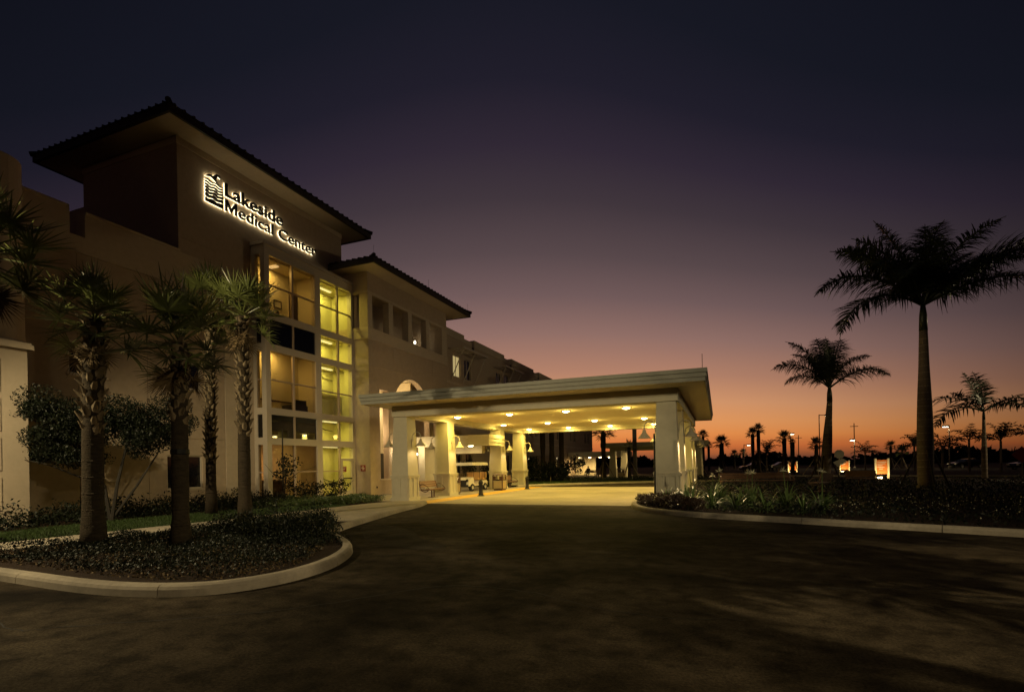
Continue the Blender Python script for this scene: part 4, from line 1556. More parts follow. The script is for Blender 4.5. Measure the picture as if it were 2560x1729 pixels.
def add_frond(me, parent, loc, az, scale, tilt=0.0):
    o = bpy.data.objects.new('frond', me)
    COL.objects.link(o)
    o.parent = parent
    o.matrix_basis = Matrix.Translation(loc) @ Matrix.Rotation(az, 4, 'Z') @ Matrix.Rotation(tilt, 4, 'X') @ Matrix.Diagonal((scale, scale, scale, 1))
    return o


boot_meshes = []
for k in range(3):
    rnd = random.Random(k)
    L = .26 + .05 * k
    b = MB()
    # a cut leaf base: two flared arms joined below
    for s in (-1, 1):
        b.add([(0.0, s * .10, 0), (.05, s * .02, 0), (.05 + .13, s * .05, L), (.05 + .11, s * .075, L), (0, s * .13, L * .45), (.03, s * .09, -.02)],
              [(0, 1, 5), (0, 5, 1), (0, 4, 3, 2, 1), (1, 2, 3, 4, 0)])
    b.add([(0, -.10, -.08), (0, .10, -.08), (.06, .05, .04), (.18, .05, L), (.18, -.05, L), (.06, -.05, .04)], [(0, 1, 2, 5), (5, 2, 3, 4), (4, 3, 2, 5)])
    boot_meshes.append(b.mesh('leaf_boot', 'boot'))


def sabal(label, loc, top, crown, seed, r=.23, boots=None, lean=(0, 0), nfr=34, mat='palm_leaf', group=None, straps=False, dead=5):
    """cabbage palm: stout trunk, leaf boots, fan leaves"""
    rnd = random.Random(seed)
    t = thing('cabbage_palm', label, 'palm tree', loc, group=group)
    H = top
    pts, rs = [], []
    for k in range(15):
        f = k / 14
        pts.append((lean[0] * f * f, lean[1] * f * f, H * f))
        rs.append(r * (1.25 if k == 0 else 1.12 if k == 1 else 1.0 - .12 * f) * rnd.uniform(.96, 1.04))
    tr = MB().tube(pts, rs, 14).build('trunk', 'bark', t, True, False)
    for k in range(int(H / .17)):                       # ring scars as thin collars
        if k % 2 == 0:
            f = (k + .5) * .17 / H
            if f < (boots[0] if boots else .97):
                c = (lean[0] * f * f, lean[1] * f * f, H * f)
                rr = r * (1.0 - .12 * f) * (1.10 if f < .12 else 1.0)
                MB().lathe([(rr * .97, -.025), (rr * 1.045, 0), (rr * .97, .03)], 12, c, cap=False).build('ring_scar', 'bark', tr, False, False)
    if boots:
        f0, f1 = boots
        n = int((f1 - f0) * H / .034)
        for k in range(n):
            f = f0 + (f1 - f0) * (k + rnd.random() * .5) / n
            az = k * 2.39996 + rnd.uniform(-.2, .2)
            rr = r * (1 - .12 * f) * .92
            c = Vector((lean[0] * f * f + rr * math.cos(az), lean[1] * f * f + rr * math.sin(az), H * f))
            o = bpy.data.objects.new('leaf_boot', boot_meshes[k % 3])
            COL.objects.link(o)
            o.parent = tr
            s = rnd.uniform(.55, .95) * (r / .23) ** .5 * .8
            o.matrix_basis = Matrix.Translation(c) @ Matrix.Rotation(az + rnd.uniform(-.25, .25), 4, 'Z') @ Matrix.Rotation(rnd.uniform(-.15, .25), 4, 'Y') @ Matrix.Diagonal((s, s, s, 1))
    if straps:
        MB().lathe([(r * 1.02, 0), (r * 1.06, .02), (r * 1.06, .09), (r * 1.02, .11)], 14, (lean[0] * .2, lean[1] * .2, H * .45), cap=False).build('strap', 'black_metal', t, False, False)
    c = Vector((lean[0], lean[1], H))
    for k in range(nfr):
        f = k / (nfr - 1)
        el_ = 88 - 112 * f ** .9 + rnd.uniform(-9, 9)
        e = max(-60, min(85, round(el_ / 15) * 15))
        az = k * 2.39996 + rnd.uniform(-.35, .35)
        add_frond(fan_mesh(e, rnd.randrange(3), mat), t, c + Vector((0, 0, .12 - .5 * f * .6)), az, crown * rnd.uniform(.85, 1.1), rnd.uniform(-.35, .35))
    for k in range(dead):
        add_frond(fan_mesh(-60, k % 3, 'dead_leaf'), t, c + Vector((0, 0, -.3)), rnd.uniform(0, 6.28), crown * rnd.uniform(.6, .85), rnd.uniform(-.3, .3))
    return t


SB = 'cabbage palms in front of the hospital'
sabal('tall cabbage palm on the curved bed with lit yellow-green fronds, left of two', (-12.25, 6.99, .1), 4.75, 1.22, 1, .20, (.50, .99), (.05, .05), 27, group=SB, dead=4)
sabal('cabbage palm in the middle of the curved bed, wide crown of stiff fans', (-10.44, 7.59, .1), 4.2, 1.36, 2, .165, (.60, .99), (.05, 0), 28, group=SB, straps=True)
sabal('cabbage palm at the sidewalk with pale crisscross leaf boots on its trunk', (-13.35, 11.74, .1), 6.15, 1.35, 3, .18, (.42, .99), (.15, -.1), 26, group=SB)
sabal('dark cabbage palm standing close to the wing wall, ragged trunk', (-16.71, 13.29, .1), 7.3, 1.5, 4, .17, (.25, .99), (.05, .05), 26, group=SB, straps=True)
sabal('cabbage palm at the left edge of the picture with hanging dead fans', (-12.9, 5.25, .1), 5.6, 1.45, 5, .22, (.6, .99), (.35, .1), 34, group=SB, dead=16)

RGT = YAW


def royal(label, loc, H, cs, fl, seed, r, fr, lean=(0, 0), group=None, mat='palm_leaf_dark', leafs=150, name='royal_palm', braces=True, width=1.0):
    """royal palm: pale swollen trunk, smooth crownshaft, feather leaves given as (image azimuth, elevation, length, bend)"""
    t = thing(name, label, 'palm tree', loc, group=group)
    rnd = random.Random(seed)
    pts, rs = [], []
    for k in range(19):
        f = k / 18
        z = H * f
        w = r * (1.35 if k == 0 else 1.15 if k == 1 else (1.0 + .18 * math.sin(math.pi * min(1, f * 1.3))) * (1 - .42 * f ** 2))
        pts.append((lean[0] * f, lean[1] * f, z))
        rs.append(w)
    tr = MB().tube(pts, rs, 16).build('trunk', 'royal_bark', t, True, False)
    for k in range(int(H / .32)):
        f = (k + .5) * .32 / H
        w = r * (1.0 + .18 * math.sin(math.pi * min(1, f * 1.3))) * (1 - .42 * f ** 2)
        MB().lathe([(w * .98, -.012), (w * 1.03, 0), (w * .98, .012)], 14, (lean[0] * f, lean[1] * f, H * f), cap=False).build('ring_scar', 'stucco_band', tr, False, False)
    c = Vector((lean[0], lean[1], H))
    MB().tube([c, c + Vector((0, 0, cs * .5)), c + Vector((0, 0, cs))], [r * .62, r * .55, r * .22], 12).build('crownshaft', 'palm_leaf_dark', t, True, False)
    for (az, e, L, bd) in fr:
        add_frond(pin_mesh(e, rnd.randrange(2), mat, leafs, bd, width), t, c + Vector((0, 0, cs * .82)), RGT + rad(az), L, rnd.uniform(-.3, .3))
    if braces:
        for k in range(3):
            a = rnd.uniform(0, .6) + k * 2.09
            MB().tube([(1.1 * math.cos(a), 1.1 * math.sin(a), 0), (r * 1.05 * math.cos(a), r * 1.05 * math.sin(a), 1.9)], .045, 6).build('brace', 'bark', t, False, False)
    return t


royal('tallest royal palm, thick ringed trunk and huge dark feather crown at right', (9.18, 30.49, .1), 7.6, 1.5, 0, 1, .29,
      [(178, 42, 5.8, .95), (188, 20, 5.4, 1.1), (170, 62, 5.2, .6), (150, 72, 5.0, .45), (130, 78, 4.8, .4), (160, 68, 5.0, .5), (140, 64, 4.6, .5), (62, 74, 5.2, .25), (46, 66, 5.0, .3),
       (15, 48, 5.2, .45), (5, 40, 6.2, .35), (-5, 36, 6.8, .15), (-15, 28, 5.4, .6), (22, 58, 4.6, .5), (250, 60, 4.6, .6), (290, 60, 4.6, .6), (90, 66, 4.6, .6), (200, 50, 4.4, .8), (225, 40, 4.4, .9), (330, 50, 4.4, .8)])
royal('second royal palm with swollen base, leaning trunk, left of the tallest palm', (7.83, 47.76, .05), 6.2, 1.3, 0, 2, .33,
      [(150, 72, 5.2, .5), (165, 60, 5.2, 1.0), (62, 66, 6.0, .3), (50, 60, 6.2, .3), (5, 40, 5.6, .8), (95, 80, 4.8, .4), (120, 68, 4.8, .6), (230, 60, 4.2, .8), (300, 60, 4.2, .8), (75, 66, 4.8, .5), (172, 46, 4.0, 1.1)],
      lean=(.42, .12))
royal('slender young palm with few long arching fronds at the right edge', (17.28, 46.19, .05), 4.2, .7, 0, 3, .15,
      [(178, 38, 4.0, .75), (182, 18, 4.2, 1.0), (75, 72, 3.6, .3), (60, 64, 3.4, .3), (98, 76, 3.2, .3), (5, 24, 4.0, .6), (-10, 36, 3.8, .8), (120, 60, 2.6, .6)], leafs=34, braces=False, width=1.25)
# palm outside the frame on the right; its shadow falls across the road
royal('palm beside the road out of frame', (6.6, 3.9, 0), 3.9, .7, 0, 9, .17,
      [(a, e, 2.2, .9) for a, e in ((0, 45), (50, 60), (100, 40), (150, 55), (200, 35), (250, 50), (300, 35), (330, 60))], leafs=34, braces=False)

for k, (x, y, h, L) in enumerate(((7.4, 2.0, 5.6, 1.5), (8.1, 3.3, 5.7, 1.5), (7.6, 5.0, 4.9, 1.9))):  # unseen palms added to throw more shadow across the road
    royal(['unseen palm added to shade the road, nearest the camera', 'unseen palm added to shade the road, middle of three', 'unseen palm added to shade the road, farthest from the camera'][k], (x, y, 0), h, .5, 0, 10 + k, .13,
          [(a + 15 * k, e, L, .9) for a, e in ((0, 45), (50, 60), (100, 40), (150, 55), (200, 35), (250, 50), (300, 35), (330, 60))], leafs=34, braces=False)


# ------------------------------------------------------------------ planting
def shrub(name, label, cat, blobs, nleaf, size, seed, mat='leaf_dark', stems=(), group=None, loc=None, aspect=.5):
    rng = np.random.default_rng(seed)
    loc = loc or (blobs[0][0][0], blobs[0][0][1], .1)
    t = thing(name, label, cat, loc, group=group)
    pts = np.vstack([clumps(c, r, int(nleaf * w), rng) for c, r, w in blobs])
    pts = pts[pts[:, 2] > .1]
    np_mesh('foliage', leaf_quads(pts, size, rng, aspect), 4, mat, t)
    for s in stems:
        MB().tube(s[0], s[1], 6).build('stem', 'twig', t)
    return t


shrub('small_tree', 'round leafy small tree against the wing wall behind the left palms', 'tree',
      [((-19.0, 9.7, 3.2), (1.45, 1.3, 1.05), .4), ((-17.9, 10.7, 3.3), (1.3, 1.2, 1.05), .33), ((-16.9, 11.6, 3.2), (1.1, 1.1, .95), .27), ((-18.5, 10.1, 2.4), (1.7, 1.3, .7), .22), ((-17.4, 11.1, 2.7), (1.4, 1.2, .7), .15)], 34000, .075, 21,
      stems=[([(-17.9, 10.7, .1), (-18.0, 10.6, 1.2), (-18.5, 10.1, 2.4), (-18.8, 9.8, 3.2)], [.06, .05, .035, .02]),
             ([(-17.85, 10.7, .1), (-17.7, 10.8, 1.3), (-17.5, 11.0, 2.6), (-17.3, 11.1, 3.4)], [.055, .045, .03, .015]),
             ([(-17.9, 10.7, .1), (-17.4, 11.2, 1.2), (-17.0, 11.6, 2.2), (-16.9, 11.8, 3.0)], [.045, .035, .02, .012]),
             ([(-18.0, 10.6, 1.2), (-18.9, 9.6, 1.9), (-19.4, 9.1, 2.1)], [.03, .02, .008])], loc=(-17.9, 10.7, .1))
shrub('young_tree', 'sparse young staked tree in front of the glazed bay', 'tree', [((-18.55, 18.5, 1.75), (.85, .85, .75), .8), ((-18.2, 18.9, .7), (.7, .9, .5), .5)], 620, .13, 22,
      stems=[([(-18.55, 18.45, .1), (-18.5, 18.5, 1.2), (-18.6, 18.4, 2.4)], [.03, .022, .01]), ([(-18.5, 18.5, 1.0), (-18.1, 18.9, 1.5), (-17.6, 19.5, 1.75)], [.016, .01, .006]),
             ([(-18.5, 18.5, .9), (-18.9, 18.1, 1.5), (-19.0, 17.8, 1.9)], [.016, .01, .006]), ([(-18.6, 18.46, .1), (-18.6, 18.46, 3.5)], [.035, .03])], loc=(-18.55, 18.45, .1))
shrub('shrub', 'loose branching shrub growing beside the stair door', 'shrub', [((-18.4, 20.6, .55), (1.0, 1.6, .55), .7), ((-18.3, 21.9, .7), (.5, .7, .5), .3)], 1300, .12, 23,
      stems=[([(-18.4, 21.4, .1), (-18.2, 22.0, .6), (-17.9, 22.6, 1.0)], [.02, .014, .006]), ([(-18.4, 21.2, .1), (-18.3, 21.7, .9), (-18.2, 22.0, 1.3)], [.02, .014, .006])], loc=(-18.4, 21.2, .1))

rng = np.random.default_rng(5)


def cover(name, label, poly, n, hmin, hmax, size, mat, seed, aspect=.45, base=.1, lump=1.0):
    """dense low planting nobody could count: thousands of leaves over a bed"""
    rg = np.random.default_rng(seed)
    P = scatter(poly, n, rg)
    spread = rg.normal(0, 1, (n, 2)) * (.13 if hmax > .5 else .05)
    P = P + spread
    hn = .5 + .5 * np.sin(P[:, 0] * 2.3 * lump + np.sin(P[:, 1] * 1.7 * lump) * 2) * np.cos(P[:, 1] * 2.1 * lump + .7)
    z = base + rg.uniform(0, 1, n) ** .6 * (hmin + (hmax - hmin) * hn)
    z = base + (z - base) * np.exp(-(spread ** 2).sum(1) / .03 * .5)
    o = np_mesh(name, leaf_quads(np.column_stack([P, z]), size, rg, aspect, .5), 4, mat)
    return tag(o, label, None, kind='stuff')


bulb = offset(smooth_path([(-13, 4.75), (-10.49, 4.6), (-8.22, 4.48), (-7.0, 4.62), (-6.25, 5.0), (-5.88, 5.7), (-5.86, 6.5), (-6.07, 7.25), (-6.5, 8.1), (-7.1, 8.85), (-7.9, 9.55), (-8.6, 10.1), (-9.05, 10.7), (-9.3, 11.3), (-9.8, 12.2)], 3), .55)
bulb = bulb + [(-10.2, 12.3), (-12.3, 10.0), (-12.9, 8.4), (-13.2, 6.5)]
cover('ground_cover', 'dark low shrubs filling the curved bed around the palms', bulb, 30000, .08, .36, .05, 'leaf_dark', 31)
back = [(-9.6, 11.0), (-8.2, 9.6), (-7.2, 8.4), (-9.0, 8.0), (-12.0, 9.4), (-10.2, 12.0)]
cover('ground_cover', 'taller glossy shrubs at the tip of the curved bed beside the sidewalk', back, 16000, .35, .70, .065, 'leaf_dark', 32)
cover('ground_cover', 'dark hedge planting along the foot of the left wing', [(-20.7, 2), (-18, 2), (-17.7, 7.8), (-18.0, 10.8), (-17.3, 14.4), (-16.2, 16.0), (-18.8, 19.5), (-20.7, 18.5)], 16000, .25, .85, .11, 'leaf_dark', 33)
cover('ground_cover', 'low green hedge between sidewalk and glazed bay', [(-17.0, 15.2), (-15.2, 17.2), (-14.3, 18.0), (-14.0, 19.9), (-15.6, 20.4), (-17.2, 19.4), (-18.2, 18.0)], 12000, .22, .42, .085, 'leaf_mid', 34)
# mulch chips and dead leaves over the open parts of the left bed
P = scatter(bulb, 5000, rng)
tag(np_mesh('mulch_chips', leaf_quads(np.column_stack([P, np.full(len(P), .108)]), .06, rng, .5, 0), 4, 'dead_leaf'), 'loose mulch chips on the curved bed', None, kind='stuff')

# mown grass strip
P = scatter(lawn_poly, 42000, rng)
h_ = rng.uniform(.03, .075, len(P))
a_ = rng.uniform(0, 6.28, len(P))
w_ = .006
z0 = np.full(len(P), .112)
A_ = np.column_stack([P[:, 0] - w_ * np.cos(a_), P[:, 1] - w_ * np.sin(a_), z0])
B_ = np.column_stack([P[:, 0] + w_ * np.cos(a_), P[:, 1] + w_ * np.sin(a_), z0])
C_ = np.column_stack([P[:, 0] + rng.normal(0, .02, len(P)), P[:, 1] + rng.normal(0, .02, len(P)), z0 + h_])
tag(np_mesh('grass', np.stack([A_, B_, C_], 1).reshape(-1, 3), 3, 'grass'), 'short mown grass between sidewalk and hedge', None, kind='stuff')
P = scatter([(-19, 38), (-14.2, 37.2), (-9.6, 41.9), (-5, 44.6), (-5, 52), (-16, 52)], 30000, rng)
a_ = rng.uniform(0, 6.28, len(P))
A_ = np.column_stack([P[:, 0] - .012 * np.cos(a_), P[:, 1] - .012 * np.sin(a_), np.full(len(P), .1)])
B_ = np.column_stack([P[:, 0] + .012 * np.cos(a_), P[:, 1] + .012 * np.sin(a_), np.full(len(P), .1)])
C_ = np.column_stack([P[:, 0] + rng.normal(0, .02, len(P)), P[:, 1] + rng.normal(0, .02, len(P)), .1 + rng.uniform(.04, .1, len(P))])
tag(np_mesh('grass', np.stack([A_, B_, C_], 1).reshape(-1, 3), 3, 'grass'), 'green lawn beyond the canopy drive', None, kind='stuff')

# right-hand bed
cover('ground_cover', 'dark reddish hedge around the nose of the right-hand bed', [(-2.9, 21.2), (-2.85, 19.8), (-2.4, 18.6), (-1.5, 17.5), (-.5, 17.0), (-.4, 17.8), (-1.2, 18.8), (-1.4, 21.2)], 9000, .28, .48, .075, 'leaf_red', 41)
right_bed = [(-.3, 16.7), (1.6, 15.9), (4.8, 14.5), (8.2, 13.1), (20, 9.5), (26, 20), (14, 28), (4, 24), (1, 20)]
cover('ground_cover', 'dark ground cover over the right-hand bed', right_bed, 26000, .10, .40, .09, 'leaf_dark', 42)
P = scatter([(1.8, 16.2), (4.8, 14.9), (9, 13.4), (14, 13), (14, 22), (6, 21), (2.4, 18.5)], 900, rng)
z = .12 + rng.uniform(.1, .38, len(P))
tag(np_mesh('white_blossom', leaf_quads(np.column_stack([P, z]), .036, rng, .9, .6), 4, 'flower'), 'small pale blossoms dotted over the right-hand bed', None, kind='stuff')
cover('ground_cover', 'dark planting behind the lily clumps', [(-1, 22), (4, 24), (14, 28), (24, 24), (24, 40), (4, 44), (-2, 40)], 14000, .15, .55, .13, 'leaf_dark', 43)


def lily(label, loc, seed, nl=34, L=.85, flower=True, scale=1.0):
    rnd = random.Random(seed)
    t = thing('lily_clump', label, 'plant', loc, group='strap-leaved lilies on the right-hand bed')
    mb = MB()
    for k in range(nl):
        a = rnd.uniform(0, 6.28)
        e = rnd.uniform(15, 80)
        d = Vector((math.cos(a) * math.cos(rad(e)), math.sin(a) * math.cos(rad(e)), math.sin(rad(e))))
        s = Vector((-math.sin(a), math.cos(a), rnd.uniform(-.3, .3)))
        mb.ribbon((math.cos(a) * .06, math.sin(a) * .06, 0), d, s, L * rnd.uniform(.7, 1.15), .060, rnd.uniform(.24, .60), 6, .6)
    mb.build('leaves', 'leaf_lily', t, False, False)
    if flower:
        x, y, h = rnd.uniform(-.1, .1), rnd.uniform(-.1, .1), L * rnd.uniform(1.05, 1.25)
        st_ = MB().tube([(0, 0, 0), (x * .5, y * .5, h * .5), (x, y, h)], [.014, .012, .01], 5).build('flower_stalk', 'leaf_lily', t, False, False)
        fb = MB()
        for k in range(22):
            a = rnd.uniform(0, 6.28)
            e = rnd.uniform(-10, 85)
            d = Vector((math.cos(a) * math.cos(rad(e)), math.sin(a) * math.cos(rad(e)), math.sin(rad(e))))
            fb.ribbon((x, y, h), d, d.orthogonal(), rnd.uniform(.10, .17), .018, .25, 3, .5)
        fb.build('flower_head', 'flower', st_, False, False)
    t.scale = (scale,) * 3
    return t


spots = [(-1.75, 19.4, 0, 1.0), (-1.0, 18.6, 0, 1.0), (-.25, 18.9, 0, 1.05), (-.9, 19.9, 1, 1.1), (.0, 20.2, 1, 1.1), (.5, 18.3, 0, 1.0), (1.0, 19.3, 1, 1.1), (1.35, 17.9, 0, 1.0),
         (2.0, 18.7, 1, 1.05), (2.3, 17.4, 0, .95), (2.9, 18.3, 1, 1.0), (.9, 21.3, 1, 1.0), (-.2, 21.6, 1, 1.0), (2.2, 20.4, 0, 1.0), (-1.3, 21.6, 0, 1.0)]
order = sorted(range(len(spots)), key=lambda i: (spots[i][0] * math.cos(YAW) + spots[i][1] * math.sin(YAW)) / (-spots[i][0] * math.sin(YAW) + spots[i][1] * math.cos(YAW)))
ordn = ['leftmost', 'second from left', 'third from left', 'fourth from left', 'fifth from left', 'sixth from left', 'seventh from left', 'middle', 'seventh from right', 'sixth from right',
        'fifth from right', 'fourth from right', 'third from right', 'second from right', 'rightmost']
for rank, i in enumerate(order):
    x, y, fl_, s = spots[i]
    lily(f"strap-leaved lily clump {'in flower ' if fl_ else ''}beside the right canopy column, {ordn[rank]} of the clumps", (x, y, .1), 60 + i, 54, .95, bool(fl_), s)

# ------------------------------------------------------------------ beyond the canopy and out to the horizon
FC = thing('far_canopy', 'smaller flat canopy on square columns seen through the entrance canopy', 'canopy', (-6, 58, 0))
MB().box(-11.6, -1.0, 55.4, 63.5, 3.35, 3.75).build('roof_slab', 'canopy_paint', FC)
MB().box(-11.7, -.9, 55.3, 55.4, 3.33, 3.8).build('fascia_board', 'canopy_paint', FC)
MB().box(-11.7, -11.6, 55.4, 63.6, 3.33, 3.8).build('fascia_board', 'canopy_paint', FC)
MB().box(-10.9, -1.6, 56.2, 56.8, 2.95, 3.34).build('beam', 'canopy_paint', FC)
for x, y in ((-10.6, 56.5), (-10.4, 62.5), (-2, 56.5), (-2, 62.5)):
    column(FC, x, y, 3.34, .75)
for x, y in ((-8.5, 58), (-5, 58), (-8.5, 61.5), (-5, 61.5)):
    place('lens', lens, FC, (0, 0, 0), world=True).location = (x, y, 3.33)
    area_light('far_light', (x, y, 3.28), 520, .25)
LK = thing('link_canopy', 'low walkway canopy with a row of small lights beyond the lawn', 'canopy', (-16, 74, 0))
MB().box(-19.9, -11.5, 72, 76, 2.55, 3.3).build('roof_slab', 'canopy_paint', LK)
MB().box(-19.9, -16.9, 76.2, 76.6, 0, 2.5).build('wall', 'soffit_paint', LK)
for k, x in enumerate((-18.4, -17.0, -15.5, -14.2, -12.4)):
    place('lens', lens, LK, (0, 0, 0), world=True).location = (x, 73, 2.53)
    area_light('far_light', (x, 73, 2.48), 600, .25)
# pole and palms standing between the canopies
t = thing('light_pole', 'tall square dark pole right of the second canopy column beyond the drive', 'pole', (-7.9, 54, 0))
MB().box(-8.12, -7.72, 53.9, 54.1, 0, 6.6).build('pole', 'pole_metal', t)
MB().box(-7.9, -7.0, 53.9, 54.1, 6.45, 6.6).build('arm', 'pole_metal', t)


def far_sabal(label, loc, top, crown, seed, r=.2, mat='palm_leaf_dark', stakes=True, lean=0, nfr=28):
    rnd = random.Random(seed)
    t = thing('cabbage_palm', label, 'palm tree', loc, group='palms around the parking lot')
    MB().tube([(lean * (k / 8) ** 2, 0, top * k / 8) for k in range(9)], [r * (1.2 if k == 0 else rnd.uniform(.85, 1.1)) for k in range(9)], 8).build('trunk', 'bark', t, False, False)
    mb = MB()
    for k in range(nfr):
        f = k / (nfr - 1)
        e = max(-45, min(75, round((82 - 110 * f + rnd.uniform(-10, 10)) / 15) * 15))
        src = fan_mesh(e, rnd.randrange(2), mat, 14, 2)
        mtx = Matrix.Translation((lean, 0, top)) @ Matrix.Rotation(k * 2.4 + rnd.random() * .4, 4, 'Z') @ Matrix.Diagonal((crown,) * 3 + (1,))
        mb.add([mtx @ v.co for v in src.vertices], [tuple(p.vertices) for p in src.polygons])
    mb.build('crown', mat, t, False, False)
    if stakes:
        for k in range(3):
            a = k * 2.09 + rnd.random()
            MB().tube([(1.3 * math.cos(a), 1.3 * math.sin(a), 0), (r * math.cos(a), r * math.sin(a), 1.7)], .045, 5).build('brace', 'stake_wood', t, False, False)
    return t


def far_feather(label, loc, top, crown, seed, r=.1, mat='palm_leaf_dark', n=11, name='feather_palm'):
    rnd = random.Random(seed)
    t = thing(name, label, 'palm tree', loc, group='palms around the parking lot')
    MB().tube([(0, 0, top * k / 5) for k in range(6)], [r * (1.3 if k == 0 else 1) for k in range(6)], 7).build('trunk', 'royal_bark', t, False, False)
    mb = MB()
    for k in range(n):
        e = rnd.choice((15, 30, 45, 60, 75))
        src = pin_mesh(e, 0, mat, 18, .9, 1.1, 2)
        mtx = Matrix.Translation((0, 0, top)) @ Matrix.Rotation(k * 2.4 + rnd.random() * .4, 4, 'Z') @ Matrix.Diagonal((crown,) * 3 + (1,))
        mb.add([mtx @ v.co for v in src.vertices], [tuple(p.vertices) for p in src.polygons])
    mb.build('crown', mat, t, False, False)
    return t


far_sabal('leftmost of three dark ragged palm trunks before the rear wing, seen through the canopy', (-15.1, 46, .1), 6.4, 1.5, 71, .24)
far_sabal('middle of three dark ragged palm trunks before the rear wing, seen through the canopy', (-14.3, 46.2, .1), 6.0, 1.5, 72, .24)
far_sabal('rightmost of three dark ragged palm trunks before the rear wing, seen through the canopy', (-13.6, 47, .1), 6.6, 1.5, 73, .24)
far_sabal('cabbage palm beyond the lawn with its crown just under the canopy ceiling', (-10.46, 50.8, .1), 4.6, 1.5, 74, .24)
far_sabal('pale staked palm trunk beside the tall square pole beyond the canopy', (-8.3, 52.8, .1), 3.1, 1.0, 75, .17, 'palm_leaf', nfr=9)
shrub('shrub', 'large dark shrub mass under the three palm trunks beyond the canopy', 'shrub', [((-15.2, 44.5, 1.2), (1.8, 1.6, 1.3), .5), ((-13.6, 45.4, 1.0), (1.7, 1.4, 1.3), .5)], 4200, .2, 81)
shrub('shrub', 'feathery dark shrub in front of the lit far walkway', 'shrub', [((-13.2, 51.5, 1.5), (1.3, 1.3, 1.1), 1)], 900, .26, 82, aspect=.25)
shrub('shrub', 'low dark shrubs at the foot of the wing beyond the golf cart', 'shrub', [((-17.6, 38.8, .8), (1.2, 1.4, 1.1), .6), ((-18.2, 36.8, 1.3), (.6, .9, 1.2), .4)], 2200, .17, 83)
cover('ground_cover', 'low planting along the curb beyond the canopy drive', [(-11.6, 40.2), (-9.4, 42), (-5, 44.8), (-1, 46.4), (-1, 49), (-6, 48.5), (-11, 44)], 6000, .15, .5, .12, 'leaf_dark', 84)
bin_('dark trash can beside the second canopy beyond the drive', (-9.5, 55.2, .1), .9)

# person sitting on the far bench
bench('dark bench beyond the lawn with a person sitting on its left end', (-13.7, 61.8, .0), rad(-90), wood='wood_dark', metal='black_metal', L=2.6)
PX, PY = -14.55, 61.62


def person():
    t = thing('person', 'person in dark clothes sitting on the far bench', 'person', (PX, PY, 0))
    J = {'pel': (0, 0, .52), 'sp': (0, .03, .75), 'ch': (0, .05, .98), 'nk': (0, .03, 1.10), 'hd': (0, .0, 1.20), 'ht': (0, -.01, 1.31)}
    for s, n_ in ((-1, 'l'), (1, 'r')):
        J['hip' + n_] = (s * .09, -.02, .51)
        J['kn' + n_] = (s * .11, -.44, .50)
        J['an' + n_] = (s * .12, -.42, .09)
        J['to' + n_] = (s * .13, -.60, .05)
        J['sh' + n_] = (s * .18, .05, 1.02)
        J['el' + n_] = (s * .24, -.02, .76)
        J['wr' + n_] = (s * .14, -.26, .64)
        J['ha' + n_] = (s * .10, -.36, .60)
    E_ = [('pel', 'sp'), ('sp', 'ch'), ('ch', 'nk'), ('nk', 'hd'), ('hd', 'ht')]
    for n_ in 'lr':
        E_ += [('pel', 'hip' + n_), ('hip' + n_, 'kn' + n_), ('kn' + n_, 'an' + n_), ('an' + n_, 'to' + n_), ('ch', 'sh' + n_), ('sh' + n_, 'el' + n_), ('el' + n_, 'wr' + n_), ('wr' + n_, 'ha' + n_)]
    RR = {'pel': .15, 'sp': .14, 'ch': .15, 'nk': .055, 'hd': .095, 'ht': .07, 'hip': .10, 'kn': .065, 'an': .045, 'to': .04, 'sh': .075, 'el': .05, 'wr': .034, 'ha': .04}
    keys = list(J)
    me = bpy.data.meshes.new('body')
    me.from_pydata([J[k] for k in keys], [(keys.index(a), keys.index(b)) for a, b in E_], [])
    o = bpy.data.objects.new('body', me)
    COL.objects.link(o)
    md = o.modifiers.new('skin', 'SKIN')
    for i, k in enumerate(keys):
        r_ = RR.get(k, RR.get(k[:-1], .05))
        me.skin_vertices[0].data[i].radius = (r_, r_)
        me.skin_vertices[0].data[i].use_root = (k == 'pel')
    sb = o.modifiers.new('sub', 'SUBSURF')
    sb.levels = sb.render_levels = 2
    me.materials.append(M['cloth_dark'])
    o.parent = t
    hair = MB().lathe([(.001, .12), (.07, .10), (.105, .02), (.10, -.04)], 12, (0, .01, 1.25), cap=False).build('hair', 'cloth_dark', t, True, False)
    face = MB().lathe([(.001, -.09), (.05, -.08), (.08, -.02), (.085, .04)], 12, (0, -.03, 1.22), cap=False).build('face', 'skin', t, True, False)
    return t


person()


# road signs, directories, light poles, cars, palms on the right
def directory(label, loc, rz, w, h, lines, power):
    t = thing('directory_sign', label, 'sign', loc, rz)
    for s in (-1, 1):
        MB().box(s * w / 2 - .07, s * w / 2 + .07, -.07, .07, 0, h).build('post', 'sign_post', t, world=False)
    MB().box(-w / 2 + .075, w / 2 - .075, -.03, .03, h * .22, h * .93).build('board', 'sign_orange', t, world=False)
    for k, (a, b) in enumerate(lines):
        z = h * .82 - k * h * .085
        MB().box(a * w, b * w, -.037, -.033, z - .022, z + .022).build('text_line', 'sign_white', t, world=False)
    MB().box(-w / 2 - .02, -w / 2 + .24, -.62, -.45, .02, .12).build('uplight', 'lens', t, world=False)
    l = area_light('sign_light', (0, -.75, .12), power, w * .9, (1.0, .70, .30), (0, .62, .75), t, 'RECTANGLE', .15)
    return t


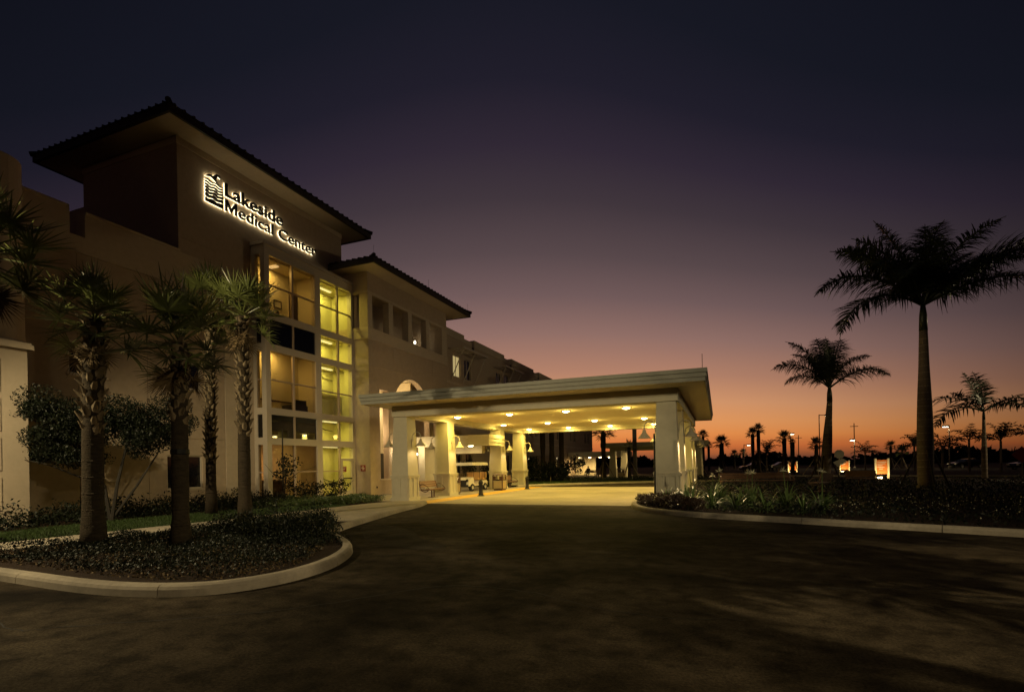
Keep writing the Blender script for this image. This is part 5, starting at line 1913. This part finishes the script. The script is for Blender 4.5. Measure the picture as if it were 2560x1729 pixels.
directory('large orange directory sign between pale posts, lit from below, nearest on the right', (12.63, 51.93, .0), rad(10), .95, 1.66, [(-.36, .36), (-.36, .28), (-.36, .05), (-.36, .2), (-.24, .08)], 26)
directory('smaller orange lit sign left of the large directory, in the distance', (14.96, 78, .0), rad(8), 1.05, 1.5, [(-.3, .3), (-.3, .2), (-.3, .1)], 34)
directory('orange lit sign half hidden behind the palm pair left of the second royal palm', (8.9, 76.5, .0), rad(8), 1.0, 1.5, [(-.3, .3), (-.3, .1)], 34)


def street_light(label, loc, H, arm, heads, rz, power=900, r=.09):
    t = thing('light_pole', label, 'lamp', loc, rz, 'lamp posts around the parking lot')
    MB().tube([(0, 0, 0), (0, 0, H)], [r, r * .75], 8).build('pole', 'pole_metal', t, world=False)
    MB().lathe([(r * 2.2, 0), (r * 2.2, .35), (r * 1.2, .4)], 10).build('base', 'concrete', t, world=False)
    for s in heads:
        MB().box(min(0, s * arm), max(0, s * arm), -.05, .05, H - .14, H - .04).build('arm', 'pole_metal', t, world=False)
        hd = MB().box(s * arm - .35, s * arm + .35, -.2, .2, H - .22, H + .02).build('lamp_head', 'pole_metal', t, world=False)
        MB().box(s * arm - .28, s * arm + .28, -.15, .15, H - .25, H - .221).build('lens', 'lens_white', hd, world=False)
        spot_light('lot_light', (s * arm, 0, H - .3), power, rad(150), .35, (1.0, .78, .42), parent=t, r=.18)
    return t


street_light('tall lamp post with two flat heads behind the second royal palm trunk', (14.5, 92.55, 0), 8.6, 1.3, (1,), rad(20), 700)
street_light('lamp post with one head above the small palms right of the canopy', (4.78, 115.6, 0), 5.0, .9, (1,), rad(15), 400)
street_light('distant lamp post with bright head between the stop sign and directory', (20.63, 100.0, 0), 4.9, .3, (-1,), rad(20), 500)
street_light('lamp post with head just beside the palm pair left of second royal palm', (12.3, 108.2, 0), 6.6, .3, (1,), rad(20), 400)
street_light('lamp post standing among the far palms right of the tallest royal palm', (30.5, 92.0, 0), 6.2, .5, (-1,), rad(20), 500)

t = thing('stop_sign', 'back of an octagonal road sign with a tilted square sign below', 'sign', (10.85, 58.78, 0))
MB().tube([(10.85, 58.78, 0), (10.85, 58.78, 2.55)], .035, 6).build('post', 'sign_post', t)
MB().extrude([(10.85 + .44 * math.cos(rad(22.5 + 45 * k)), 58.74, 2.15 + .44 * math.sin(rad(22.5 + 45 * k))) for k in range(8)], (0, .02, 0)).build('octagon_plate', 'sign_back', t)
MB().extrude([(10.85 + a, 58.70, z) for a, z in ((-.54, 1.37), (-.14, .885), (.65, 1.48), (.24, 1.75))], (0, .02, 0)).build('square_plate', 'sign_back', t)
t = thing('warning_sign', 'dark diamond road sign beside the slender young palm', 'sign', (18.6, 44.5, 0))
MB().tube([(18.6, 44.5, 0), (18.6, 44.5, 2.3)], .035, 6).build('post', 'pole_metal', t)
MB().extrude([(18.6 + .55 * math.cos(rad(90 * k)), 44.46, 1.75 + .55 * math.sin(rad(90 * k))) for k in range(4)], (0, .02, 0)).build('diamond_plate', 'sign_red', t)


def car(label, loc, rz, paint):
    t = thing('parked_car', label, 'car', loc, rz, 'cars parked beyond the right-hand bed')
    pr = [(-2.2, .35), (-2.25, .6), (-2.1, .82), (-1.0, .95), (-.35, 1.38), (.95, 1.42), (1.75, 1.0), (2.2, .95), (2.25, .4)]
    w = [.78, .82, .84, .86, .62, .62, .82, .80, .78]
    n = len(pr)
    vs_ = [(x, -w[i], z) for i, (x, z) in enumerate(pr)] + [(x, w[i], z) for i, (x, z) in enumerate(pr)]
    fs = [(i, (i + 1) % n, n + (i + 1) % n, n + i) for i in range(n)]
    fs += [(0, 8, 7, 6, 3, 2, 1), (n, n + 1, n + 2, n + 3, n + 6, n + 7, n + 8), (3, 6, 5, 4), (n + 3, n + 4, n + 5, n + 6)]
    part(MB().add(vs_, fs), 'body', paint, t)
    part(MB().add([(-.96, -.72, .99), (-.96, .72, .99), (-.40, .56, 1.35), (-.40, -.56, 1.35)], [(0, 1, 2, 3)]).add([(-.985, -.72, 1.0), (-.985, .72, 1.0), (-.42, .56, 1.37), (-.42, -.56, 1.37)], [(0, 1, 2, 3)]), 'windshield', 'car_glass', t)
    part(MB().add([(1.70, -.70, 1.05), (1.70, .70, 1.05), (1.02, .56, 1.41), (1.02, -.56, 1.41)], [(0, 1, 2, 3)]), 'rear_window', 'car_glass', t)
    for s in (-1, 1):
        part(MB().add([(-.8, s * .865, 1.0), (.0, s * .87, 1.0), (.0, s * .66, 1.34), (-.33, s * .66, 1.34)], [(0, 1, 2, 3)]), 'side_window', 'car_glass', t)
        part(MB().add([(.08, s * .87, 1.0), (1.5, s * .855, 1.03), (.92, s * .66, 1.37), (.08, s * .66, 1.36)], [(0, 1, 2, 3)]), 'side_window', 'car_glass', t)
        part(MB().box(-2.27, -2.2, s * .6 - .16, s * .6 + .16, .62, .76), 'headlight', 'sign_white', t)
        part(MB().box(2.22, 2.28, s * .6 - .16, s * .6 + .16, .72, .86), 'tail_light', 'sign_red', t)
        part(MB().box(-.75, -.6, s * .86, s * .86 + s * .16, .98, 1.1) if s > 0 else MB().box(-.75, -.6, s * .86 - .16, s * .86, .98, 1.1), 'mirror', paint, t)
        for x in (-1.38, 1.40):
            wl_ = part(MB().lathe([(.19, -.1), (.30, -.1), (.32, -.06), (.32, .06), (.30, .1), (.19, .1)], 18, cap=False), 'wheel', 'tyre', t, True)
            wl_.matrix_basis = Matrix.Translation((x, s * .76, .32)) @ Matrix.Rotation(rad(90), 4, 'X')
            part(MB().lathe([(.001, -.09 * s), (.19, -.07 * s), (.2, -.1 * s)], 14, cap=False), 'rim', 'rim', wl_)
    return t


car('dark car with a gleaming bonnet between the tallest palm and slender palm', (33.6, 95.5, 0), rad(25), 'car_black')
car('dark car at the right edge of the picture behind the bed', (34.2, 79.5, 0), rad(20), 'car_black')
car('silver-topped dark car behind the twin palms left of the second royal palm', (5.2, 88, 0), rad(12), 'car_black')
car('pale car parked behind the shrubs right of the canopy columns', (9.2, 92, 0), rad(14), 'car_silver')

FP = [('stout cabbage palm alone right of the canopy lamps', (0.52, 103.7), 4.9, 3.2, .42),
      ('left palm of the twin cabbage palms right of the canopy', (4.26, 77.05), 5.2, 1.9, .22), ('right palm of the twin cabbage palms right of the canopy', (4.95, 76.8), 5.7, 1.8, .22),
      ('cabbage palm left of the lamp head between the twin palms and second royal palm', (7.17, 68.8), 4.2, 1.9, .22), ('short bare-headed palm trunk right beside another cabbage palm', (7.75, 66.6), 3.7, .8, .24),
      ('small far palm left of the single lamp post', (3.0, 117), 3.0, 2.0, .18), ('small far palm behind the single lamp post', (4.7, 118), 3.2, 2.0, .18),
      ('fan palm partly behind the leaning trunk of the second royal palm', (9.0, 59.3), 3.1, 1.6, .18),
      ('small pale green palm between the two lit signs', (22.5, 88), 3.3, 1.7, .16), ('small far palm right of the pale green one', (26.5, 98), 2.6, 2.2, .18),
      ('far cabbage palm top just right of the canopy corner', (-2.2, 86), 5.6, 1.9, .22), ('far palm low behind the canopy corner', (-1.6, 97), 4.4, 1.6, .2),
      ('leftmost of three palms seen under the far canopy', (-6.6, 84), 4.2, 2.0, .2), ('middle of three palms seen under the far canopy', (-4.6, 80), 3.6, 2.0, .2), ('rightmost of three palms seen under the far canopy', (-2.9, 78), 4.1, 2.2, .2)]
for i, (lab, (x, y), tp, cr_, r) in enumerate(FP):
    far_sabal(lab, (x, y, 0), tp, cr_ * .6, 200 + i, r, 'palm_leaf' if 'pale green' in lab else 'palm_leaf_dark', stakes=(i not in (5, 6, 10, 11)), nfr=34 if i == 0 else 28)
FF = [('arching feather palm between the twin palms and the lamp-side palm', (6.3, 82), 2.6, 3.6), ('dark feather palm in front of the distant lamp head', (19.0, 86), 2.4, 3.2),
      ('upright feather palm right of the lit directory', (21.5, 75), 3.0, 2.6), ('feather palm left beside the tallest royal trunk', (16.6, 57), 2.7, 2.6), ('feather palm just right of the tallest royal trunk', (19.2, 59.5), 2.6, 3.0),
      ('dense feather palm around the far lamp post right of the tallest trunk', (24.2, 68), 3.4, 3.2), ('feather palm behind the slender young palm', (26.0, 66), 3.2, 3.2), ('feather palm right of the slender young palm', (25.8, 60), 3.4, 3.2),
      ('feather palm at the right edge above the dark car', (28.6, 60), 3.6, 3.0)]
for i, (lab, (x, y), tp, cr_) in enumerate(FF):
    far_feather(lab, (x, y, 0), tp, cr_ * .72, 300 + i)
# benches half hidden by the planting
bench('slatted bench with pale back half hidden in the planting left of second royal palm', (4.75, 29.3, .1), rad(150), wood='bench_wood', L=1.4)
bench('slatted bench facing away beyond the planting below the small lit sign', (7.6, 35.5, .1), rad(70), wood='bench_wood', L=1.5)
bench('long low wooden bench back behind the flowering lilies', (1.9, 32.5, .1), rad(-70), wood='bench_wood', L=4.0)
# utility poles far off
for i, (x, y, h) in enumerate(((14.5, 190, 8.0), (17.6, 170, 9.5), (22, 175, 9.0), (33, 160, 11))):
    t = thing('utility_pole', ['leftmost thin far pole left of the second royal palm', 'tallest thin far pole left of the second royal palm', 'thin far pole nearest the second royal palm', 'thin far pole above the large directory'][i], 'pole', (x, y, -.05))
    MB().tube([(x, y, 0), (x, y, h)], [.14, .10], 6).build('pole', 'pole_metal', t)
    MB().box(x - .9, x + .9, y - .06, y + .06, h - .9, h - .75).build('crossarm', 'pole_metal', t)
# dark wood along the horizon
rg = np.random.default_rng(77)
n = 26000
xx = rg.uniform(-160, 330, n)
yy = rg.uniform(205, 250, n) - xx * .18
hh = 2.6 + 1.1 * np.sin(xx * .11) + .9 * np.sin(xx * .37 + 1) + .6 * np.sin(xx * 1.3)
zz_ = rg.uniform(-.2, 1, n) * hh
tag(np_mesh('tree_line', leaf_quads(np.column_stack([xx, yy, zz_]), 2.2, rg, .7, .2), 4, 'tree_line'), 'dark low wood along the horizon', None, kind='stuff')

# ------------------------------------------------------------------ lot lamps standing outside the frame, the ones that light the road
def lot_lamp(loc, H, power, angle, aim=(0, 0, -1), blend=.35, label=''):
    t = thing('light_pole', label, 'lamp', loc, group='lamp posts around the parking lot')
    MB().tube([(0, 0, 0), (0, 0, H)], [.09, .07], 8).build('pole', 'pole_metal', t, world=False)
    h_ = Vector((aim[0], aim[1], 0))
    h_ = h_.normalized() if h_.length > .01 else Vector((1, 0, 0))
    ex, ey = h_.x * .7, h_.y * .7
    MB().tube([(0, 0, H), (ex, ey, H + .08)], .04, 6).build('arm', 'pole_metal', t, world=False)
    MB().box(ex - .3, ex + .3, ey - .25, ey + .25, H + .02, H + .22).build('lamp_head', 'pole_metal', t, world=False)
    MB().box(ex - .24, ex + .24, ey - .18, ey + .18, H - .01, H + .018).build('lens', 'lens_white', t, world=False)
    spot_light('lot_light', (ex, ey, H - .1), power, angle, blend, (1.0, .80, .44), aim, t, .06)
    return t


lot_lamp((-15.8, 2.0, 0), 7.4, 3900, rad(118), Vector((3.0, 6.0, -5.4)), label='lamp post at the hospital corner out of frame left')
lot_lamp((12, -.5, 0), 9.0, 8600, rad(60), Vector((-14, 11.5, -9)), 1.0, label='lamp post by the road out of frame right')
# hooded flood lamp across the road that washes the entrance front
t = thing('light_pole', 'hooded flood lamp across the road out of frame right', 'lamp', (14, 2, 0), group='lamp posts around the parking lot')
MB().tube([(14, 2, 0), (14, 2, 8)], [.09, .07], 8).build('pole', 'pole_metal', t)
dv = Vector((-23, 20, 0)).normalized()
sv = Vector((-dv.y, dv.x, 0))
q0, q1 = Vector((14, 2, 8.07)) - dv * .15, Vector((14, 2, 8.07)) + dv * .8
MB().extrude([q0 - sv * .35, q1 - sv * .35, q1 + sv * .35, q0 + sv * .35], (0, 0, .08)).build('hood', 'pole_metal', t)
o = spot_light('flood_light', Vector((14, 2, 8.0)) + dv * .2, 2700, rad(50), .7, (1.0, .86, .56), Vector((-20, 23, -4.2)), None, .05)
o.parent = t
o.matrix_parent_inverse = PINV[t.name]
lot_lamp((30, 45, 0), 9.0, 3600, rad(96), Vector((-1, 0, -.12)), .8, label='lamp post of the side lot out of frame right')
